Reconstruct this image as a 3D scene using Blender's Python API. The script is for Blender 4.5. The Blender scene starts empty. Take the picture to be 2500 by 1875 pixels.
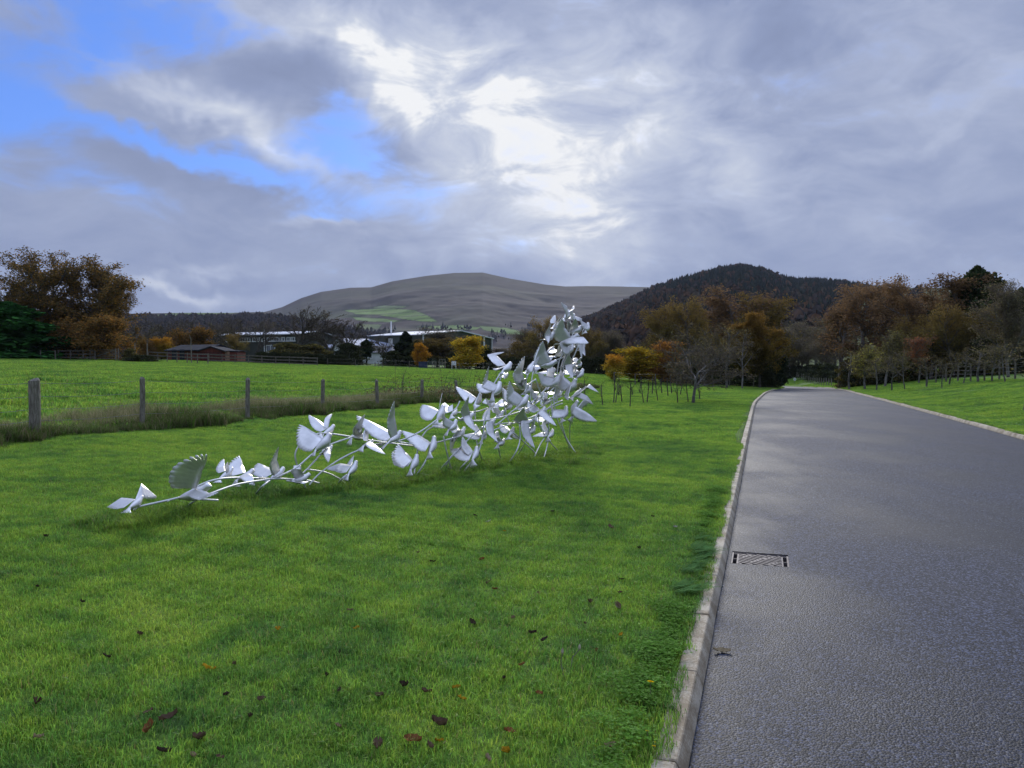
import bpy, math, random
import numpy as np
from mathutils import Vector, Matrix

# ------------------------------------------------------------------ camera
SC = bpy.context.scene
COL = SC.collection
F, W, H = 1877.0, 2500.0, 1875.0
EYE = 1.6
PITCH = math.atan(46.5 / F)
cam_d = bpy.data.cameras.new('camera')
cam = bpy.data.objects.new('camera', cam_d)
COL.objects.link(cam)
cam.location = (0, 0, EYE)
cam.rotation_euler = (math.pi / 2 - PITCH, 0, 0)
cam_d.sensor_width = 36.0
cam_d.lens = 36.0 * F / W
cam_d.clip_start = 0.05
cam_d.clip_end = 20000
SC.camera = cam

FWD = np.array([0, math.cos(PITCH), -math.sin(PITCH)])
UPV = np.array([0, math.sin(PITCH), math.cos(PITCH)])
RGT = np.array([1.0, 0, 0])


def ray(px, py):
    return FWD + RGT * ((px - W / 2) / F) + UPV * ((H / 2 - py) / F)


def P(px, py, Y):
    """the point on the sight line through a photo pixel at distance Y in front"""
    d = ray(px, py)
    return np.array([0, 0, EYE]) + d * (Y / d[1])


# ------------------------------------------------------------------ light and exposure
EXPOSURE = 1.0
SKYGAIN = 1.0
SUN_AZ, SUN_EL = math.radians(4.0), math.radians(24.0)
SC.view_settings.view_transform = 'Standard'
SC.view_settings.look = 'None'
SC.view_settings.gamma = 1.0
SC.view_settings.use_curve_mapping = False
SC.view_settings.exposure = EXPOSURE

sun_d = bpy.data.lights.new('sun', 'SUN')
sun_d.energy = 1.35
sun_d.angle = math.radians(14)
sun_d.color = (1.0, 0.965, 0.915)
sun = bpy.data.objects.new('sun', sun_d)
COL.objects.link(sun)
_sd = Vector((math.sin(SUN_AZ) * math.cos(SUN_EL), math.cos(SUN_AZ) * math.cos(SUN_EL), math.sin(SUN_EL)))
sun.rotation_euler = _sd.to_track_quat('Z', 'Y').to_euler()
sun.location = (0, 0, 60)

cy = SC.cycles
cy.max_bounces = 4
SC.render.filter_size = 0.9
cy.use_adaptive_sampling = True
cy.adaptive_threshold = 0.012
cy.diffuse_bounces = 2
cy.glossy_bounces = 2
cy.transmission_bounces = 4
cy.transparent_max_bounces = 8
cy.volume_bounces = 0
cy.caustics_reflective = False
cy.caustics_refractive = False
cy.sample_clamp_indirect = 6.0
try:
    cy.use_denoising = True
    cy.denoiser = 'OPENIMAGEDENOISE'
    cy.denoising_input_passes = 'RGB_ALBEDO_NORMAL'
except Exception:
    pass


class NB:
    """small helper to write shader maths"""
    def __init__(self, tree):
        self.t = tree

    def n(self, kind, **kw):
        nd = self.t.nodes.new(kind)
        for k, v in kw.items():
            setattr(nd, k, v)
        return nd

    def put(self, sock, v):
        if isinstance(v, (int, float)):
            sock.default_value = v
        elif isinstance(v, (tuple, list)):
            try:
                sock.default_value = v
            except Exception:
                sock.default_value = tuple(v) + (1.0,)
        elif v is not None:
            self.t.links.new(v, sock)

    def m(self, op, a, b=None, c=None, clamp=False):
        nd = self.n('ShaderNodeMath', operation=op, use_clamp=clamp)
        self.put(nd.inputs[0], a)
        if b is not None:
            self.put(nd.inputs[1], b)
        if c is not None:
            self.put(nd.inputs[2], c)
        return nd.outputs[0]

    def vm(self, op, a, b=None, s=None):
        nd = self.n('ShaderNodeVectorMath', operation=op)
        self.put(nd.inputs[0], a)
        if b is not None:
            self.put(nd.inputs[1], b)
        if s is not None:
            self.put(nd.inputs['Scale'], s)
        return nd.outputs['Value'] if op in ('DOT_PRODUCT', 'LENGTH') else nd.outputs[0]

    def mix(self, f, a, b, blend='MIX'):
        nd = self.n('ShaderNodeMix', data_type='RGBA', blend_type=blend)
        self.put(nd.inputs[0], f)
        for s, v in ((nd.inputs[6], a), (nd.inputs[7], b)):
            if isinstance(v, (tuple, list)) and len(v) == 3:
                v = tuple(v) + (1.0,)
            self.put(s, v)
        return nd.outputs[2]

    def noise(self, vec, scale, detail=4, rough=0.55, dist=0.0, color=False):
        nd = self.n('ShaderNodeTexNoise')
        if vec is not None:
            self.put(nd.inputs['Vector'], vec)
        nd.inputs['Scale'].default_value = scale
        nd.inputs['Detail'].default_value = detail
        nd.inputs['Roughness'].default_value = rough
        nd.inputs['Distortion'].default_value = dist
        return nd.outputs['Color' if color else 'Fac']

    def step(self, x, lo, hi):
        nd = self.n('ShaderNodeMapRange', interpolation_type='SMOOTHSTEP')
        self.put(nd.inputs[0], x)
        nd.inputs[1].default_value = lo
        nd.inputs[2].default_value = hi
        return nd.outputs[0]

    def ramp(self, x, stops):
        nd = self.n('ShaderNodeValToRGB')
        cr = nd.color_ramp
        while len(cr.elements) < len(stops):
            cr.elements.new(0.5)
        for e, (p, c) in zip(cr.elements, stops):
            e.position = p
            e.color = tuple(c) + (1.0,)
        self.put(nd.inputs[0], x)
        return nd.outputs[0]


# ------------------------------------------------------------------ the sky (world)
world = bpy.data.worlds.new('World')
SC.world = world
world.use_nodes = True
wt = world.node_tree
wt.nodes.clear()
b = NB(wt)
out = b.n('ShaderNodeOutputWorld')
bg = b.n('ShaderNodeBackground')
bg.inputs['Strength'].default_value = 0.1
wt.links.new(bg.outputs[0], out.inputs[0])
tc = b.n('ShaderNodeTexCoord')
D = tc.outputs['Generated']
sky = b.n('ShaderNodeTexSky', sky_type='NISHITA')
sky.sun_disc = False
sky.sun_elevation = SUN_EL
sky.sun_rotation = SUN_AZ
sky.altitude = 20
sky.air_density = 1.0
sky.dust_density = 0.4
sky.ozone_density = 2.0

nw = b.noise(D, 3.6, 5, 0.62, 0.3, color=True)
off = b.vm('SCALE', b.vm('SUBTRACT', nw, (0.5, 0.5, 0.5)), s=0.20)
DW = b.vm('NORMALIZE', b.vm('ADD', D, off))
sx = b.n('ShaderNodeSeparateXYZ')
wt.links.new(DW, sx.inputs[0])
AZ = b.m('ARCTAN2', sx.outputs[0], sx.outputs[1])
EL = b.m('ARCSINE', sx.outputs[2])
s0 = b.n('ShaderNodeSeparateXYZ')
wt.links.new(D, s0.inputs[0])
EL0 = b.m('ARCSINE', s0.outputs[2])


def azel(px, py):
    d = ray(px, py)
    d = d / np.linalg.norm(d)
    return math.atan2(d[0], d[1]), math.asin(d[2])


cpos = b.n('ShaderNodeCombineXYZ')
wt.links.new(AZ, cpos.inputs[0])
wt.links.new(EL, cpos.inputs[1])
cpos.inputs[2].default_value = 1.0
AE = cpos.outputs[0]


def blob(px, py, rx, ry, rot=0.0):
    """soft elliptic patch of sky centred on a direction; radii in photo pixels, rot in degrees"""
    a0, e0 = azel(px, py)
    c, s = math.cos(math.radians(rot)), math.sin(math.radians(rot))
    kx, ky = F / rx, F / ry
    u = b.vm('DOT_PRODUCT', AE, (c * kx, s * kx, -(a0 * c + e0 * s) * kx))
    v = b.vm('DOT_PRODUCT', AE, (-s * ky, c * ky, (a0 * s - e0 * c) * ky))
    q = b.m('MULTIPLY_ADD', u, u, b.m('MULTIPLY', v, v))
    return b.m('POWER', 0.36788, q)


def total(items):
    acc = None
    for k, args in items:
        x = blob(*args)
        acc = b.m('MULTIPLY', x, k) if acc is None else b.m('MULTIPLY_ADD', x, k, acc)
    return acc


mapn = b.n('ShaderNodeMapping')
mapn.inputs['Scale'].default_value = (1.0, 1.0, 2.3)
mapn.inputs['Rotation'].default_value = (0.0, math.radians(12), 0.0)
wt.links.new(D, mapn.inputs[0])
DM = mapn.outputs[0]
nA = b.noise(DM, 3.0, 6, 0.58, 0.6)
nB = b.noise(DM, 8.5, 6, 0.62, 0.6)
mapw = b.n('ShaderNodeMapping')
mapw.inputs['Scale'].default_value = (1.6, 1.6, 5.0)
mapw.inputs['Rotation'].default_value = (0.0, math.radians(-40), 0.0)
wt.links.new(DW, mapw.inputs[0])
nC = b.noise(mapw.outputs[0], 2.2, 5, 0.55, 1.2)

gaps = total([(1.0, (30, 330, 330, 95, -12)), (1.0, (400, 40, 360, 70, -8)), (0.8, (60, 120, 260, 70, 5)),
              (1.0, (880, 300, 230, 80, 6)), (0.8, (560, 410, 330, 42, -14)), (0.45, (790, 545, 80, 16, 0)),
              (0.6, (780, 200, 70, 110, 25)), (0.5, (900, 420, 120, 40, -10)), (0.45, (1010, 235, 60, 40, -30)),
             
              (-0.85, (690, 190, 290, 90, -10)), (-0.6, (400, 440, 260, 45, -6)), (-0.9, (900, 165, 260, 85, -36)), (-0.4, (270, 245, 200, 45, -18))])
gaps = b.m('MULTIPLY_ADD', b.m('SUBTRACT', nA, 0.50), 1.3, gaps)
gaps = b.m('MULTIPLY_ADD', b.m('SUBTRACT', nB, 0.50), 1.7, gaps)
blue = b.step(gaps, 0.12, 0.95)

light = total([(0.47, (1310, 380, 250, 200, -35)), (0.27, (1190, 210, 320, 140, -10)), (0.13, (1680, 260, 330, 120, -42)), (0.66, (880, 185, 190, 60, -38)),
               (0.18, (1480, 570, 170, 60, -45)), (0.16, (1640, 190, 270, 80, -50)), (0.16, (2300, 200, 400, 260, 0)),
               (0.12, (1900, 480, 400, 70, -25)), (0.5, (470, 756, 100, 18, 0)), (0.25, (520, 690, 70, 20, 10)),
               (0.50, (560, 300, 300, 30, -22)), (0.32, (970, 305, 110, 35, 0)), (0.25, (790, 560, 120, 14, 0)),
               (0.22, (660, 100, 330, 40, -14)), (0.20, (1250, 560, 330, 110, 0)), (0.13, (1350, 330, 560, 330, -10))])
light = b.m('MULTIPLY', light, b.m('MULTIPLY_ADD', nB, 2.3, -0.22))
dark = total([(0.16, (680, 200, 290, 75, -8)), (0.10, (450, 430, 260, 50, -4)), (0.13, (1880, 190, 150, 240, -10)),
              (0.05, (1900, 640, 420, 60, 0)), (0.16, (1250, 480, 120, 30, 0)), (0.18, (1230, 20, 330, 40, 0)), (0.12, (1230, 130, 120, 60, -20))])
shade = b.m('ADD', 0.31, b.m('SUBTRACT', light, dark))
shade = b.m('MULTIPLY_ADD', b.m('SUBTRACT', nB, 0.5), 0.30, shade)
shade = b.m('MULTIPLY_ADD', b.m('SUBTRACT', nC, 0.5), 0.42, shade)
shade = b.m('MULTIPLY_ADD', b.m('SUBTRACT', nA, 0.5), 0.22, shade)
G = SKYGAIN * 10.0 / (2 ** EXPOSURE)
cloud = b.ramp(shade, [(0.0, (.20, .245, .39)), (0.27, (.285, .345, .53)), (0.55, (.46, .52, .69)), (0.80, (.62, .67, .79)), (1.0, (.93, .94, .96))])
cloud = b.vm('SCALE', cloud, s=G)
sky_c = b.vm('MULTIPLY', sky.outputs[0], (0.62, 0.92, 1.65))
sky_c = b.mix(0.75, sky_c, (.085 * G, .195 * G, .57 * G))
allsky = b.mix(blue, cloud, sky_c)
# an overcast sky is brighter towards the zenith than near the horizon
zen = b.m('ADD', 1.0, b.m('MULTIPLY', b.step(EL0, math.radians(24), math.radians(75)), 1.7))
allsky = b.vm('SCALE', allsky, s=zen)
wt.links.new(allsky, bg.inputs['Color'])
try:
    world.cycles.sampling_method = 'MANUAL'
    world.cycles.sample_map_resolution = 512
except Exception:
    pass

# ------------------------------------------------------------------ mesh helpers
rs = np.random.RandomState


def mesh_np(name, V, quads=None, tris=None, col=None, smooth=False):
    me = bpy.data.meshes.new(name)
    V = np.asarray(V, dtype=np.float32)
    nq = 0 if quads is None else len(quads)
    nt = 0 if tris is None else len(tris)
    me.vertices.add(len(V))
    me.vertices.foreach_set('co', V.ravel())
    loops = np.concatenate([np.asarray(x, dtype=np.int32).ravel() for x in (quads, tris) if x is not None and len(x)])
    me.loops.add(len(loops))
    me.loops.foreach_set('vertex_index', loops)
    me.polygons.add(nq + nt)
    starts = np.concatenate([np.arange(nq) * 4, nq * 4 + np.arange(nt) * 3]).astype(np.int32)
    totals = np.concatenate([np.full(nq, 4), np.full(nt, 3)]).astype(np.int32)
    me.polygons.foreach_set('loop_start', starts)
    me.polygons.foreach_set('loop_total', totals)
    if smooth:
        me.polygons.foreach_set('use_smooth', np.ones(nq + nt, dtype=bool))
    if col is not None:
        c = np.asarray(col, dtype=np.float32)
        if c.shape[1] == 3:
            c = np.concatenate([c, np.ones((len(c), 1), np.float32)], 1)
        at = me.color_attributes.new('Col', 'FLOAT_COLOR', 'POINT')
        at.data.foreach_set('color', c.ravel())
    me.update()
    me.validate()
    return me


def obj(name, me, mat=None, parent=None, loc=(0, 0, 0), label=None, cat=None, group=None, kind=None):
    o = bpy.data.objects.new(name, me)
    COL.objects.link(o)
    if mat is not None and me is not None and not me.materials:
        me.materials.append(mat)
    if parent is not None:
        o.parent = parent
    o.location = loc
    if label:
        o['label'] = label
    if cat:
        o['category'] = cat
    if group:
        o['group'] = group
    if kind:
        o['kind'] = kind
    return o


class MB:
    """collects shapes for one mesh"""
    def __init__(self):
        self.v, self.f = [], []

    def add(self, V, Fs):
        k = len(self.v)
        self.v += [tuple(p) for p in V]
        self.f += [tuple(i + k for i in f) for f in Fs]
        return self

    def box(self, c, s, rz=0.0, tilt=None):
        x, y, z = s[0] / 2, s[1] / 2, s[2] / 2
        pts = [(-x, -y, -z), (x, -y, -z), (x, y, -z), (-x, y, -z), (-x, -y, z), (x, -y, z), (x, y, z), (-x, y, z)]
        M = Matrix.Rotation(rz, 3, 'Z')
        if tilt is not None:
            M = M @ tilt
        pts = [M @ Vector(p) + Vector(c) for p in pts]
        return self.add(pts, [(3, 2, 1, 0), (4, 5, 6, 7), (0, 1, 5, 4), (1, 2, 6, 5), (2, 3, 7, 6), (3, 0, 4, 7)])

    def tube(self, pts, rad, n=8, caps=True):
        pts = [Vector(p) for p in pts]
        if isinstance(rad, (int, float)):
            rad = [rad] * len(pts)
        k = len(self.v)
        prev = None
        for i, p in enumerate(pts):
            t = (pts[min(i + 1, len(pts) - 1)] - pts[max(i - 1, 0)]).normalized()
            if prev is None:
                a = t.orthogonal().normalized()
            else:
                a = (prev - t * prev.dot(t))
                a = a.normalized() if a.length > 1e-6 else t.orthogonal().normalized()
            prev = a
            c = t.cross(a)
            for j in range(n):
                w = 2 * math.pi * j / n
                self.v.append(tuple(p + (a * math.cos(w) + c * math.sin(w)) * rad[i]))
        for i in range(len(pts) - 1):
            for j in range(n):
                self.f.append((k + i * n + j, k + i * n + (j + 1) % n, k + (i + 1) * n + (j + 1) % n, k + (i + 1) * n + j))
        if caps:
            self.f.append(tuple(k + j for j in reversed(range(n))))
            self.f.append(tuple(k + (len(pts) - 1) * n + j for j in range(n)))
        return self

    def prism(self, poly, y0, y1):
        """polygon in x,z pulled from y0 to y1"""
        n = len(poly)
        V = [(x, y0, z) for x, z in poly] + [(x, y1, z) for x, z in poly]
        return self.add(V, [tuple(range(n)), tuple(reversed(range(n, 2 * n)))] + [(i, n + i, n + (i + 1) % n, (i + 1) % n) for i in range(n)])

    def mesh(self, name, smooth=False):
        me = bpy.data.meshes.new(name)
        me.from_pydata(self.v, [], self.f)
        if smooth:
            me.polygons.foreach_set('use_smooth', np.ones(len(me.polygons), dtype=bool))
        me.update()
        return me


# ------------------------------------------------------------------ materials
def new_mat(name):
    m = bpy.data.materials.new(name)
    m.use_nodes = True
    t = m.node_tree
    t.nodes.clear()
    return m, NB(t), t


def finish(m, nb, t, surf, disp=None):
    o = nb.n('ShaderNodeOutputMaterial')
    t.links.new(surf, o.inputs[0])
    return m


def principled(nb, color, rough=0.6, metal=0.0, spec=0.5, normal=None):
    p = nb.n('ShaderNodeBsdfPrincipled')
    if isinstance(color, tuple) and len(color) == 3:
        color = color + (1.0,)
    nb.put(p.inputs['Base Color'], color)
    nb.put(p.inputs['Roughness'], rough)
    nb.put(p.inputs['Metallic'], metal)
    nb.put(p.inputs['Specular IOR Level'], spec)
    if normal is not None:
        nb.put(p.inputs['Normal'], normal)
    return p.outputs[0]


def bump(nb, height, strength=0.5, dist=0.01):
    n = nb.n('ShaderNodeBump')
    n.inputs['Strength'].default_value = strength
    n.inputs['Distance'].default_value = dist
    nb.put(n.inputs['Height'], height)
    return n.outputs[0]


def worn(name, c1, c2, scale=6.0, rough=0.75, metal=0.0, spec=0.4, bumpd=0.0, stretch=(1, 1, 1), fine=40.0, finek=0.15):
    """two-tone weathered surface"""
    m, nb, t = new_mat(name)
    g = nb.n('ShaderNodeNewGeometry')
    mp = nb.n('ShaderNodeMapping')
    mp.inputs['Scale'].default_value = stretch
    t.links.new(g.outputs['Position'], mp.inputs[0])
    n1 = nb.noise(mp.outputs[0], scale, 5, 0.6)
    n2 = nb.noise(mp.outputs[0], fine, 4, 0.6)
    f = nb.step(nb.m('ADD', n1, nb.m('MULTIPLY', nb.m('SUBTRACT', n2, 0.5), finek * 3)), 0.3, 0.7)
    c = nb.mix(f, c1, c2)
    nrm = bump(nb, n2, 0.6, bumpd) if bumpd else None
    return finish(m, nb, t, principled(nb, c, rough, metal, spec, nrm))


def leafy(name, gain=(1, 1, 1), transl=0.35, varscale=0.0, rough=0.6):
    """foliage: colour from each leaf's own Col attribute"""
    m, nb, t = new_mat(name)
    a = nb.n('ShaderNodeAttribute')
    a.attribute_name = 'Col'
    c = nb.vm('MULTIPLY', a.outputs['Color'], gain)
    oi = nb.n('ShaderNodeObjectInfo')
    hs = nb.n('ShaderNodeHueSaturation')
    nb.put(hs.inputs['Value'], nb.m('MULTIPLY_ADD', oi.outputs['Random'], 0.35, 0.82))
    nb.put(hs.inputs['Color'], c)
    c = hs.outputs[0]
    d = nb.n('ShaderNodeBsdfDiffuse')
    nb.put(d.inputs[0], c)
    tr = nb.n('ShaderNodeBsdfTranslucent')
    nb.put(tr.inputs[0], c)
    mx = nb.n('ShaderNodeMixShader')
    mx.inputs[0].default_value = transl
    t.links.new(d.outputs[0], mx.inputs[1])
    t.links.new(tr.outputs[0], mx.inputs[2])
    return finish(m, nb, t, mx.outputs[0])


def grass_colour(nb, base_only=False):
    """lawn colour that drifts over the ground between blue-green, mid green and yellow-green"""
    g = nb.n('ShaderNodeNewGeometry')
    p = g.outputs['Position']
    big = nb.noise(p, 0.55, 3, 0.55)
    mid = nb.noise(p, 3.2, 5, 0.65, 0.5)
    f = nb.m('ADD', nb.m('MULTIPLY', big, 0.45), nb.m('MULTIPLY', mid, 0.55))
    return nb.ramp(f, [(0.36, (.050, .140, .030)), (0.46, (.108, .236, .031)), (0.54, (.170, .308, .031)), (0.66, (.255, .368, .043))])


def grass_mat(name, gain=1.0, transl=0.45, straw=0.03):
    m, nb, t = new_mat(name)
    c = grass_colour(nb)
    a = nb.n('ShaderNodeAttribute')
    a.attribute_name = 'Col'
    sp = nb.n('ShaderNodeSeparateColor')
    t.links.new(a.outputs['Color'], sp.inputs[0])
    hs = nb.n('ShaderNodeHueSaturation')
    nb.put(hs.inputs['Hue'], nb.m('MULTIPLY_ADD', sp.outputs[1], 0.05, 0.468))
    nb.put(hs.inputs['Value'], nb.m('MULTIPLY_ADD', sp.outputs[0], 0.9 * gain, 0.55 * gain))
    hs.inputs['Saturation'].default_value = .97
    nb.put(hs.inputs['Color'], c)
    c = nb.mix(nb.m('GREATER_THAN', sp.outputs[2], 1.0 - straw), hs.outputs[0], (.30, .27, .10))
    d = principled(nb, c, 0.55, 0.0, 0.25)
    tr = nb.n('ShaderNodeBsdfTranslucent')
    nb.put(tr.inputs[0], c)
    mx = nb.n('ShaderNodeMixShader')
    mx.inputs[0].default_value = transl
    t.links.new(d, mx.inputs[1])
    t.links.new(tr.outputs[0], mx.inputs[2])
    return finish(m, nb, t, mx.outputs[0])


M = {}
M['grass'] = grass_mat('lawn grass', 1.38, 0.5)
M['field_grass'] = grass_mat('field grass', 1.35, 0.5, 0.04)
M['long_grass'] = grass_mat('long dark grass', 1.1, 0.45, 0.03)
M['leaf'] = leafy('foliage', (1.85, 1.8, 1.6), transl=0.42)
M['twig'] = leafy('twigs', (.85, .85, .9), transl=0.0)
M['conifer'] = leafy('conifer foliage', (1.5, 1.5, 1.4), transl=0.2)
M['bark'] = worn('bark', (.045, .037, .030), (.12, .105, .088), 3.0, 0.9, fine=14.0)
M['bark_pale'] = worn('pale bark', (.07, .062, .052), (.20, .185, .165), 3.0, 0.85, fine=10.0)
M['wood'] = worn('weathered timber', (.10, .085, .062), (.27, .245, .195), 7.0, 0.85, bumpd=0.004, stretch=(6, 6, 1), fine=40)
M['wood_dark'] = worn('old fence timber', (.07, .058, .045), (.20, .175, .14), 5.0, 0.85, stretch=(2, 2, 2))
M['wire'] = worn('galvanised wire', (.22, .22, .22), (.35, .35, .36), 8.0, 0.5, 0.7)
M['concrete'] = worn('kerb concrete', (.24, .185, .115), (.52, .455, .34), 5.0, 0.85, bumpd=0.002, fine=90, finek=0.22)
M['roof_white'] = worn('pale sheet roof', (.62, .64, .68), (.75, .76, .79), 0.7, 0.45)
M['shed_green'] = worn('dark green cladding', (.040, .050, .036), (.055, .066, .047), 0.6, 0.5)
M['grey_wall'] = worn('grey wall', (.045, .048, .044), (.075, .077, .068), 0.7, 0.8, spec=.2)
M['white_wall'] = worn('white render', (.55, .55, .56), (.68, .68, .68), 1.0, 0.8)
M['slate'] = worn('slate roof', (.075, .085, .11), (.14, .15, .18), 1.5, 0.55)
M['blue_roof'] = worn('pale blue-grey roof', (.30, .33, .42), (.40, .43, .52), 0.8, 0.5)
M['red_timber'] = worn('red-brown stable boards', (.115, .024, .015), (.185, .045, .028), 2.0, 0.75, stretch=(4, 4, .5))
M['tan_board'] = worn('tan board', (.36, .21, .13), (.45, .29, .19), 2.0, 0.75)
M['felt'] = worn('roofing felt', (.022, .025, .032), (.045, .048, .058), 1.0, 0.95, spec=.1)
M['glass'] = worn('window glass', (.05, .06, .07), (.16, .18, .20), 2.0, 0.12, spec=0.8)
M['blue_paint'] = worn('dark blue paint', (.012, .022, .065), (.02, .035, .09), 1.0, 0.5)
M['white_paint'] = worn('white paint', (.66, .66, .66), (.8, .8, .8), 3.0, 0.6)
M['iron'] = worn('worn cast iron', (.085, .072, .070), (.19, .165, .16), 22.0, 0.6, 0.2, bumpd=0.002, fine=160)
M['pit'] = worn('drain shaft', (.008, .008, .008), (.015, .015, .014), 8.0, 0.9)
M['straw'] = leafy('dry grass', transl=0.3)
M['deadleaf'] = leafy('fallen leaves', transl=0.15)
M['weed'] = leafy('weeds', (1.45, 1.4, 1.2), transl=0.45)

# silver sculpture metal
m, nb, t = new_mat('satin silver steel')
g = nb.n('ShaderNodeNewGeometry')
n1 = nb.noise(g.outputs['Position'], 7.0, 5, 0.6)
n2 = nb.noise(g.outputs['Position'], 60.0, 3, 0.6)
c = nb.mix(nb.step(n1, 0.3, 0.75), (.84, .82, .79), (.66, .65, .63))
r = nb.m('MULTIPLY_ADD', n1, 0.2, 0.36)
M['steel'] = finish(m, nb, t, principled(nb, c, r, 0.88, 0.4, bump(nb, n2, 0.25, 0.002)))

M['stem_steel'] = worn('dull steel tube', (.68, .68, .67), (.84, .84, .82), 9.0, 0.5, 0.45)

# asphalt: coated stones with gaps, damp sheen that comes and goes
m, nb, t = new_mat('asphalt')
g = nb.n('ShaderNodeNewGeometry')
p = g.outputs['Position']
vo = nb.n('ShaderNodeTexVoronoi')
vo.inputs['Scale'].default_value = 98
t.links.new(p, vo.inputs['Vector'])
sv = nb.n('ShaderNodeSeparateColor')
t.links.new(vo.outputs['Color'], sv.inputs[0])
nz = nb.noise(p, 0.5, 4, 0.6, 0.6)
nf = nb.noise(p, 230, 2, 0.6)
mp = nb.n('ShaderNodeMapping')
mp.inputs['Rotation'].default_value = (0, 0, math.radians(18))
mp.inputs['Scale'].default_value = (1.0, 0.22, 1.0)
t.links.new(p, mp.inputs[0])
nstreak = nb.noise(mp.outputs[0], 0.8, 4, 0.6)
stone = nb.m('MULTIPLY_ADD', nb.m('POWER', sv.outputs[0], 3.0), 4.6, 0.25)
c = nb.mix(nb.step(nb.m('ADD', nb.m('MULTIPLY', nz, .6), nb.m('MULTIPLY', nstreak, .4)), 0.38, 0.62), (.0088, .0104, .0170), (.0210, .0248, .0395))
c = nb.vm('SCALE', c, s=stone)
c = nb.mix(nb.m('GREATER_THAN', sv.outputs[1], 0.975), c, (.115, .12, .135))
hgt = nb.m('ADD', nb.m('MULTIPLY', vo.outputs['Distance'], -1.0), nb.m('MULTIPLY', sv.outputs[2], 0.35))
rough = nb.m('MULTIPLY_ADD', nb.step(nb.m('ADD', nb.m('MULTIPLY', nz, .5), nb.m('MULTIPLY', nstreak, .5)), .38, .6), 0.16, 0.60)
M['asphalt'] = finish(m, nb, t, principled(nb, c, rough, 0.0, 0.36, bump(nb, nb.m('ADD', hgt, nb.m('MULTIPLY', nf, .25)), 0.6, 0.005)))

# ground under the grass
m, nb, t = new_mat('turf')
c = grass_colour(nb)
g = nb.n('ShaderNodeNewGeometry')
nfine = nb.noise(g.outputs['Position'], 30, 4, 0.65)
c = nb.mix(nb.step(nfine, 0.35, 0.7), nb.mix(0.7, c, (.03, .045, .012)), nb.vm('SCALE', c, s=0.85))
M['turf'] = finish(m, nb, t, principled(nb, c, 0.9, 0, 0.1, bump(nb, nfine, 0.5, 0.02)))

# hills coloured per vertex with fine mottling
m, nb, t = new_mat('hillside')
a = nb.n('ShaderNodeAttribute')
a.attribute_name = 'Col'
g = nb.n('ShaderNodeNewGeometry')
mp = nb.n('ShaderNodeMapping')
mp.inputs['Scale'].default_value = (1.0, 0.35, 2.0)
t.links.new(g.outputs['Position'], mp.inputs[0])
na = nb.noise(mp.outputs[0], 0.012, 6, 0.65)
c = nb.vm('SCALE', a.outputs['Color'], s=nb.m('MULTIPLY_ADD', na, 1.0, 0.5))
M['hill'] = finish(m, nb, t, principled(nb, c, 0.95, 0, 0.05))

# ------------------------------------------------------------------ terrain
RA = math.atan(0.326)
RD = np.array([math.sin(RA), math.cos(RA)])     # along the road
RR = np.array([math.cos(RA), -math.sin(RA)])    # across, to the right
T_L, T_R = -0.27, 5.30                          # kerb faces


def smooth_table(xs, ys, lo, hi, n=4000, k=41):
    x = np.linspace(lo, hi, n)
    y = np.interp(x, xs, ys)
    ker = np.hanning(k + 2)[1:-1]
    ker /= ker.sum()
    yp = np.concatenate([np.full(k // 2, y[0]), y, np.full(k // 2, y[-1])])
    return x, np.convolve(yp, ker, mode='valid')


_ZR = smooth_table([-50, 0, 24, 36, 53, 65, 133, 200, 400], [0, 0, 0, -.05, -.26, -.45, -1.95, -2.9, -3.5], -50, 400, k=161)
_HL = smooth_table([0, 4, 11, 20.7, 37, 63, 120, 400], [0, .10, .40, .95, 1.25, 2.05, 2.7, 4.5], -1, 400, k=81)
_HR = smooth_table([0, 1, 3, 5.5, 8, 20, 60, 400], [0, .08, .34, .70, 1.0, 1.9, 3.6, 12], -1, 400, k=21)
_CB = smooth_table([-50, 0, 34, 53, 95, 112, 135, 160, 200, 400], [0, 0, 0, .5, 2.5, 2.8, 0, -8, -24, -24], -50, 400, k=121)


def zr(s):
    return np.interp(s, *_ZR)


def bend(s):
    return np.interp(s, *_CB)


def lumps(x, y):
    return (0.018 * np.sin(x * 1.1 + 0.7 * y) + 0.015 * np.sin(1.7 * y - 0.6 * x + 1.3) + 0.010 * np.sin(3.1 * x + 2.3 * y + 0.4))


def height_st(s, t, x=None, y=None):
    s = np.asarray(s, float)
    t = np.asarray(t, float)
    if x is None:
        x = s * RD[0] + t * RR[0]
        y = s * RD[1] + t * RR[1]
    base = zr(s)
    ml = np.clip(T_L - 0.125 - t, 0, None)
    mr = np.clip(t - (T_R + 0.125), 0, None)
    zl = base * np.exp(-ml / 30) + 0.070 + np.interp(ml, *_HL) * np.where(ml > 0, 1, 0)
    zl = zl + lumps(x, y) * np.clip(ml / 1.5, 0, 1) * np.clip(1.6 - np.abs(s) / 60, 0.15, 1)
    # the lawn falls a little along the fence with distance
    zl = zl - 0.0085 * np.clip(s - 5, 0, 26) * np.exp(-((ml - 11) / 6) ** 2)
    zrg = base * np.exp(-mr / 40) + 0.070 + np.interp(mr, *_HR)
    zrg = zrg + lumps(x, y) * np.clip(mr / 1.5, 0, 1)
    road = base - 0.03
    z = np.where(t <= T_L - 0.12, zl, np.where(t >= T_R + 0.12, zrg, road))
    return z


def to_st(x, y):
    s = x * RD[0] + y * RD[1]
    tt = x * RR[0] + y * RR[1]
    return s, tt - bend(s) * np.exp(-(tt / 90.0) ** 2)


def ground(x, y):
    s, t = to_st(np.asarray(x, float), np.asarray(y, float))
    return height_st(s, t, np.asarray(x, float), np.asarray(y, float))


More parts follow.
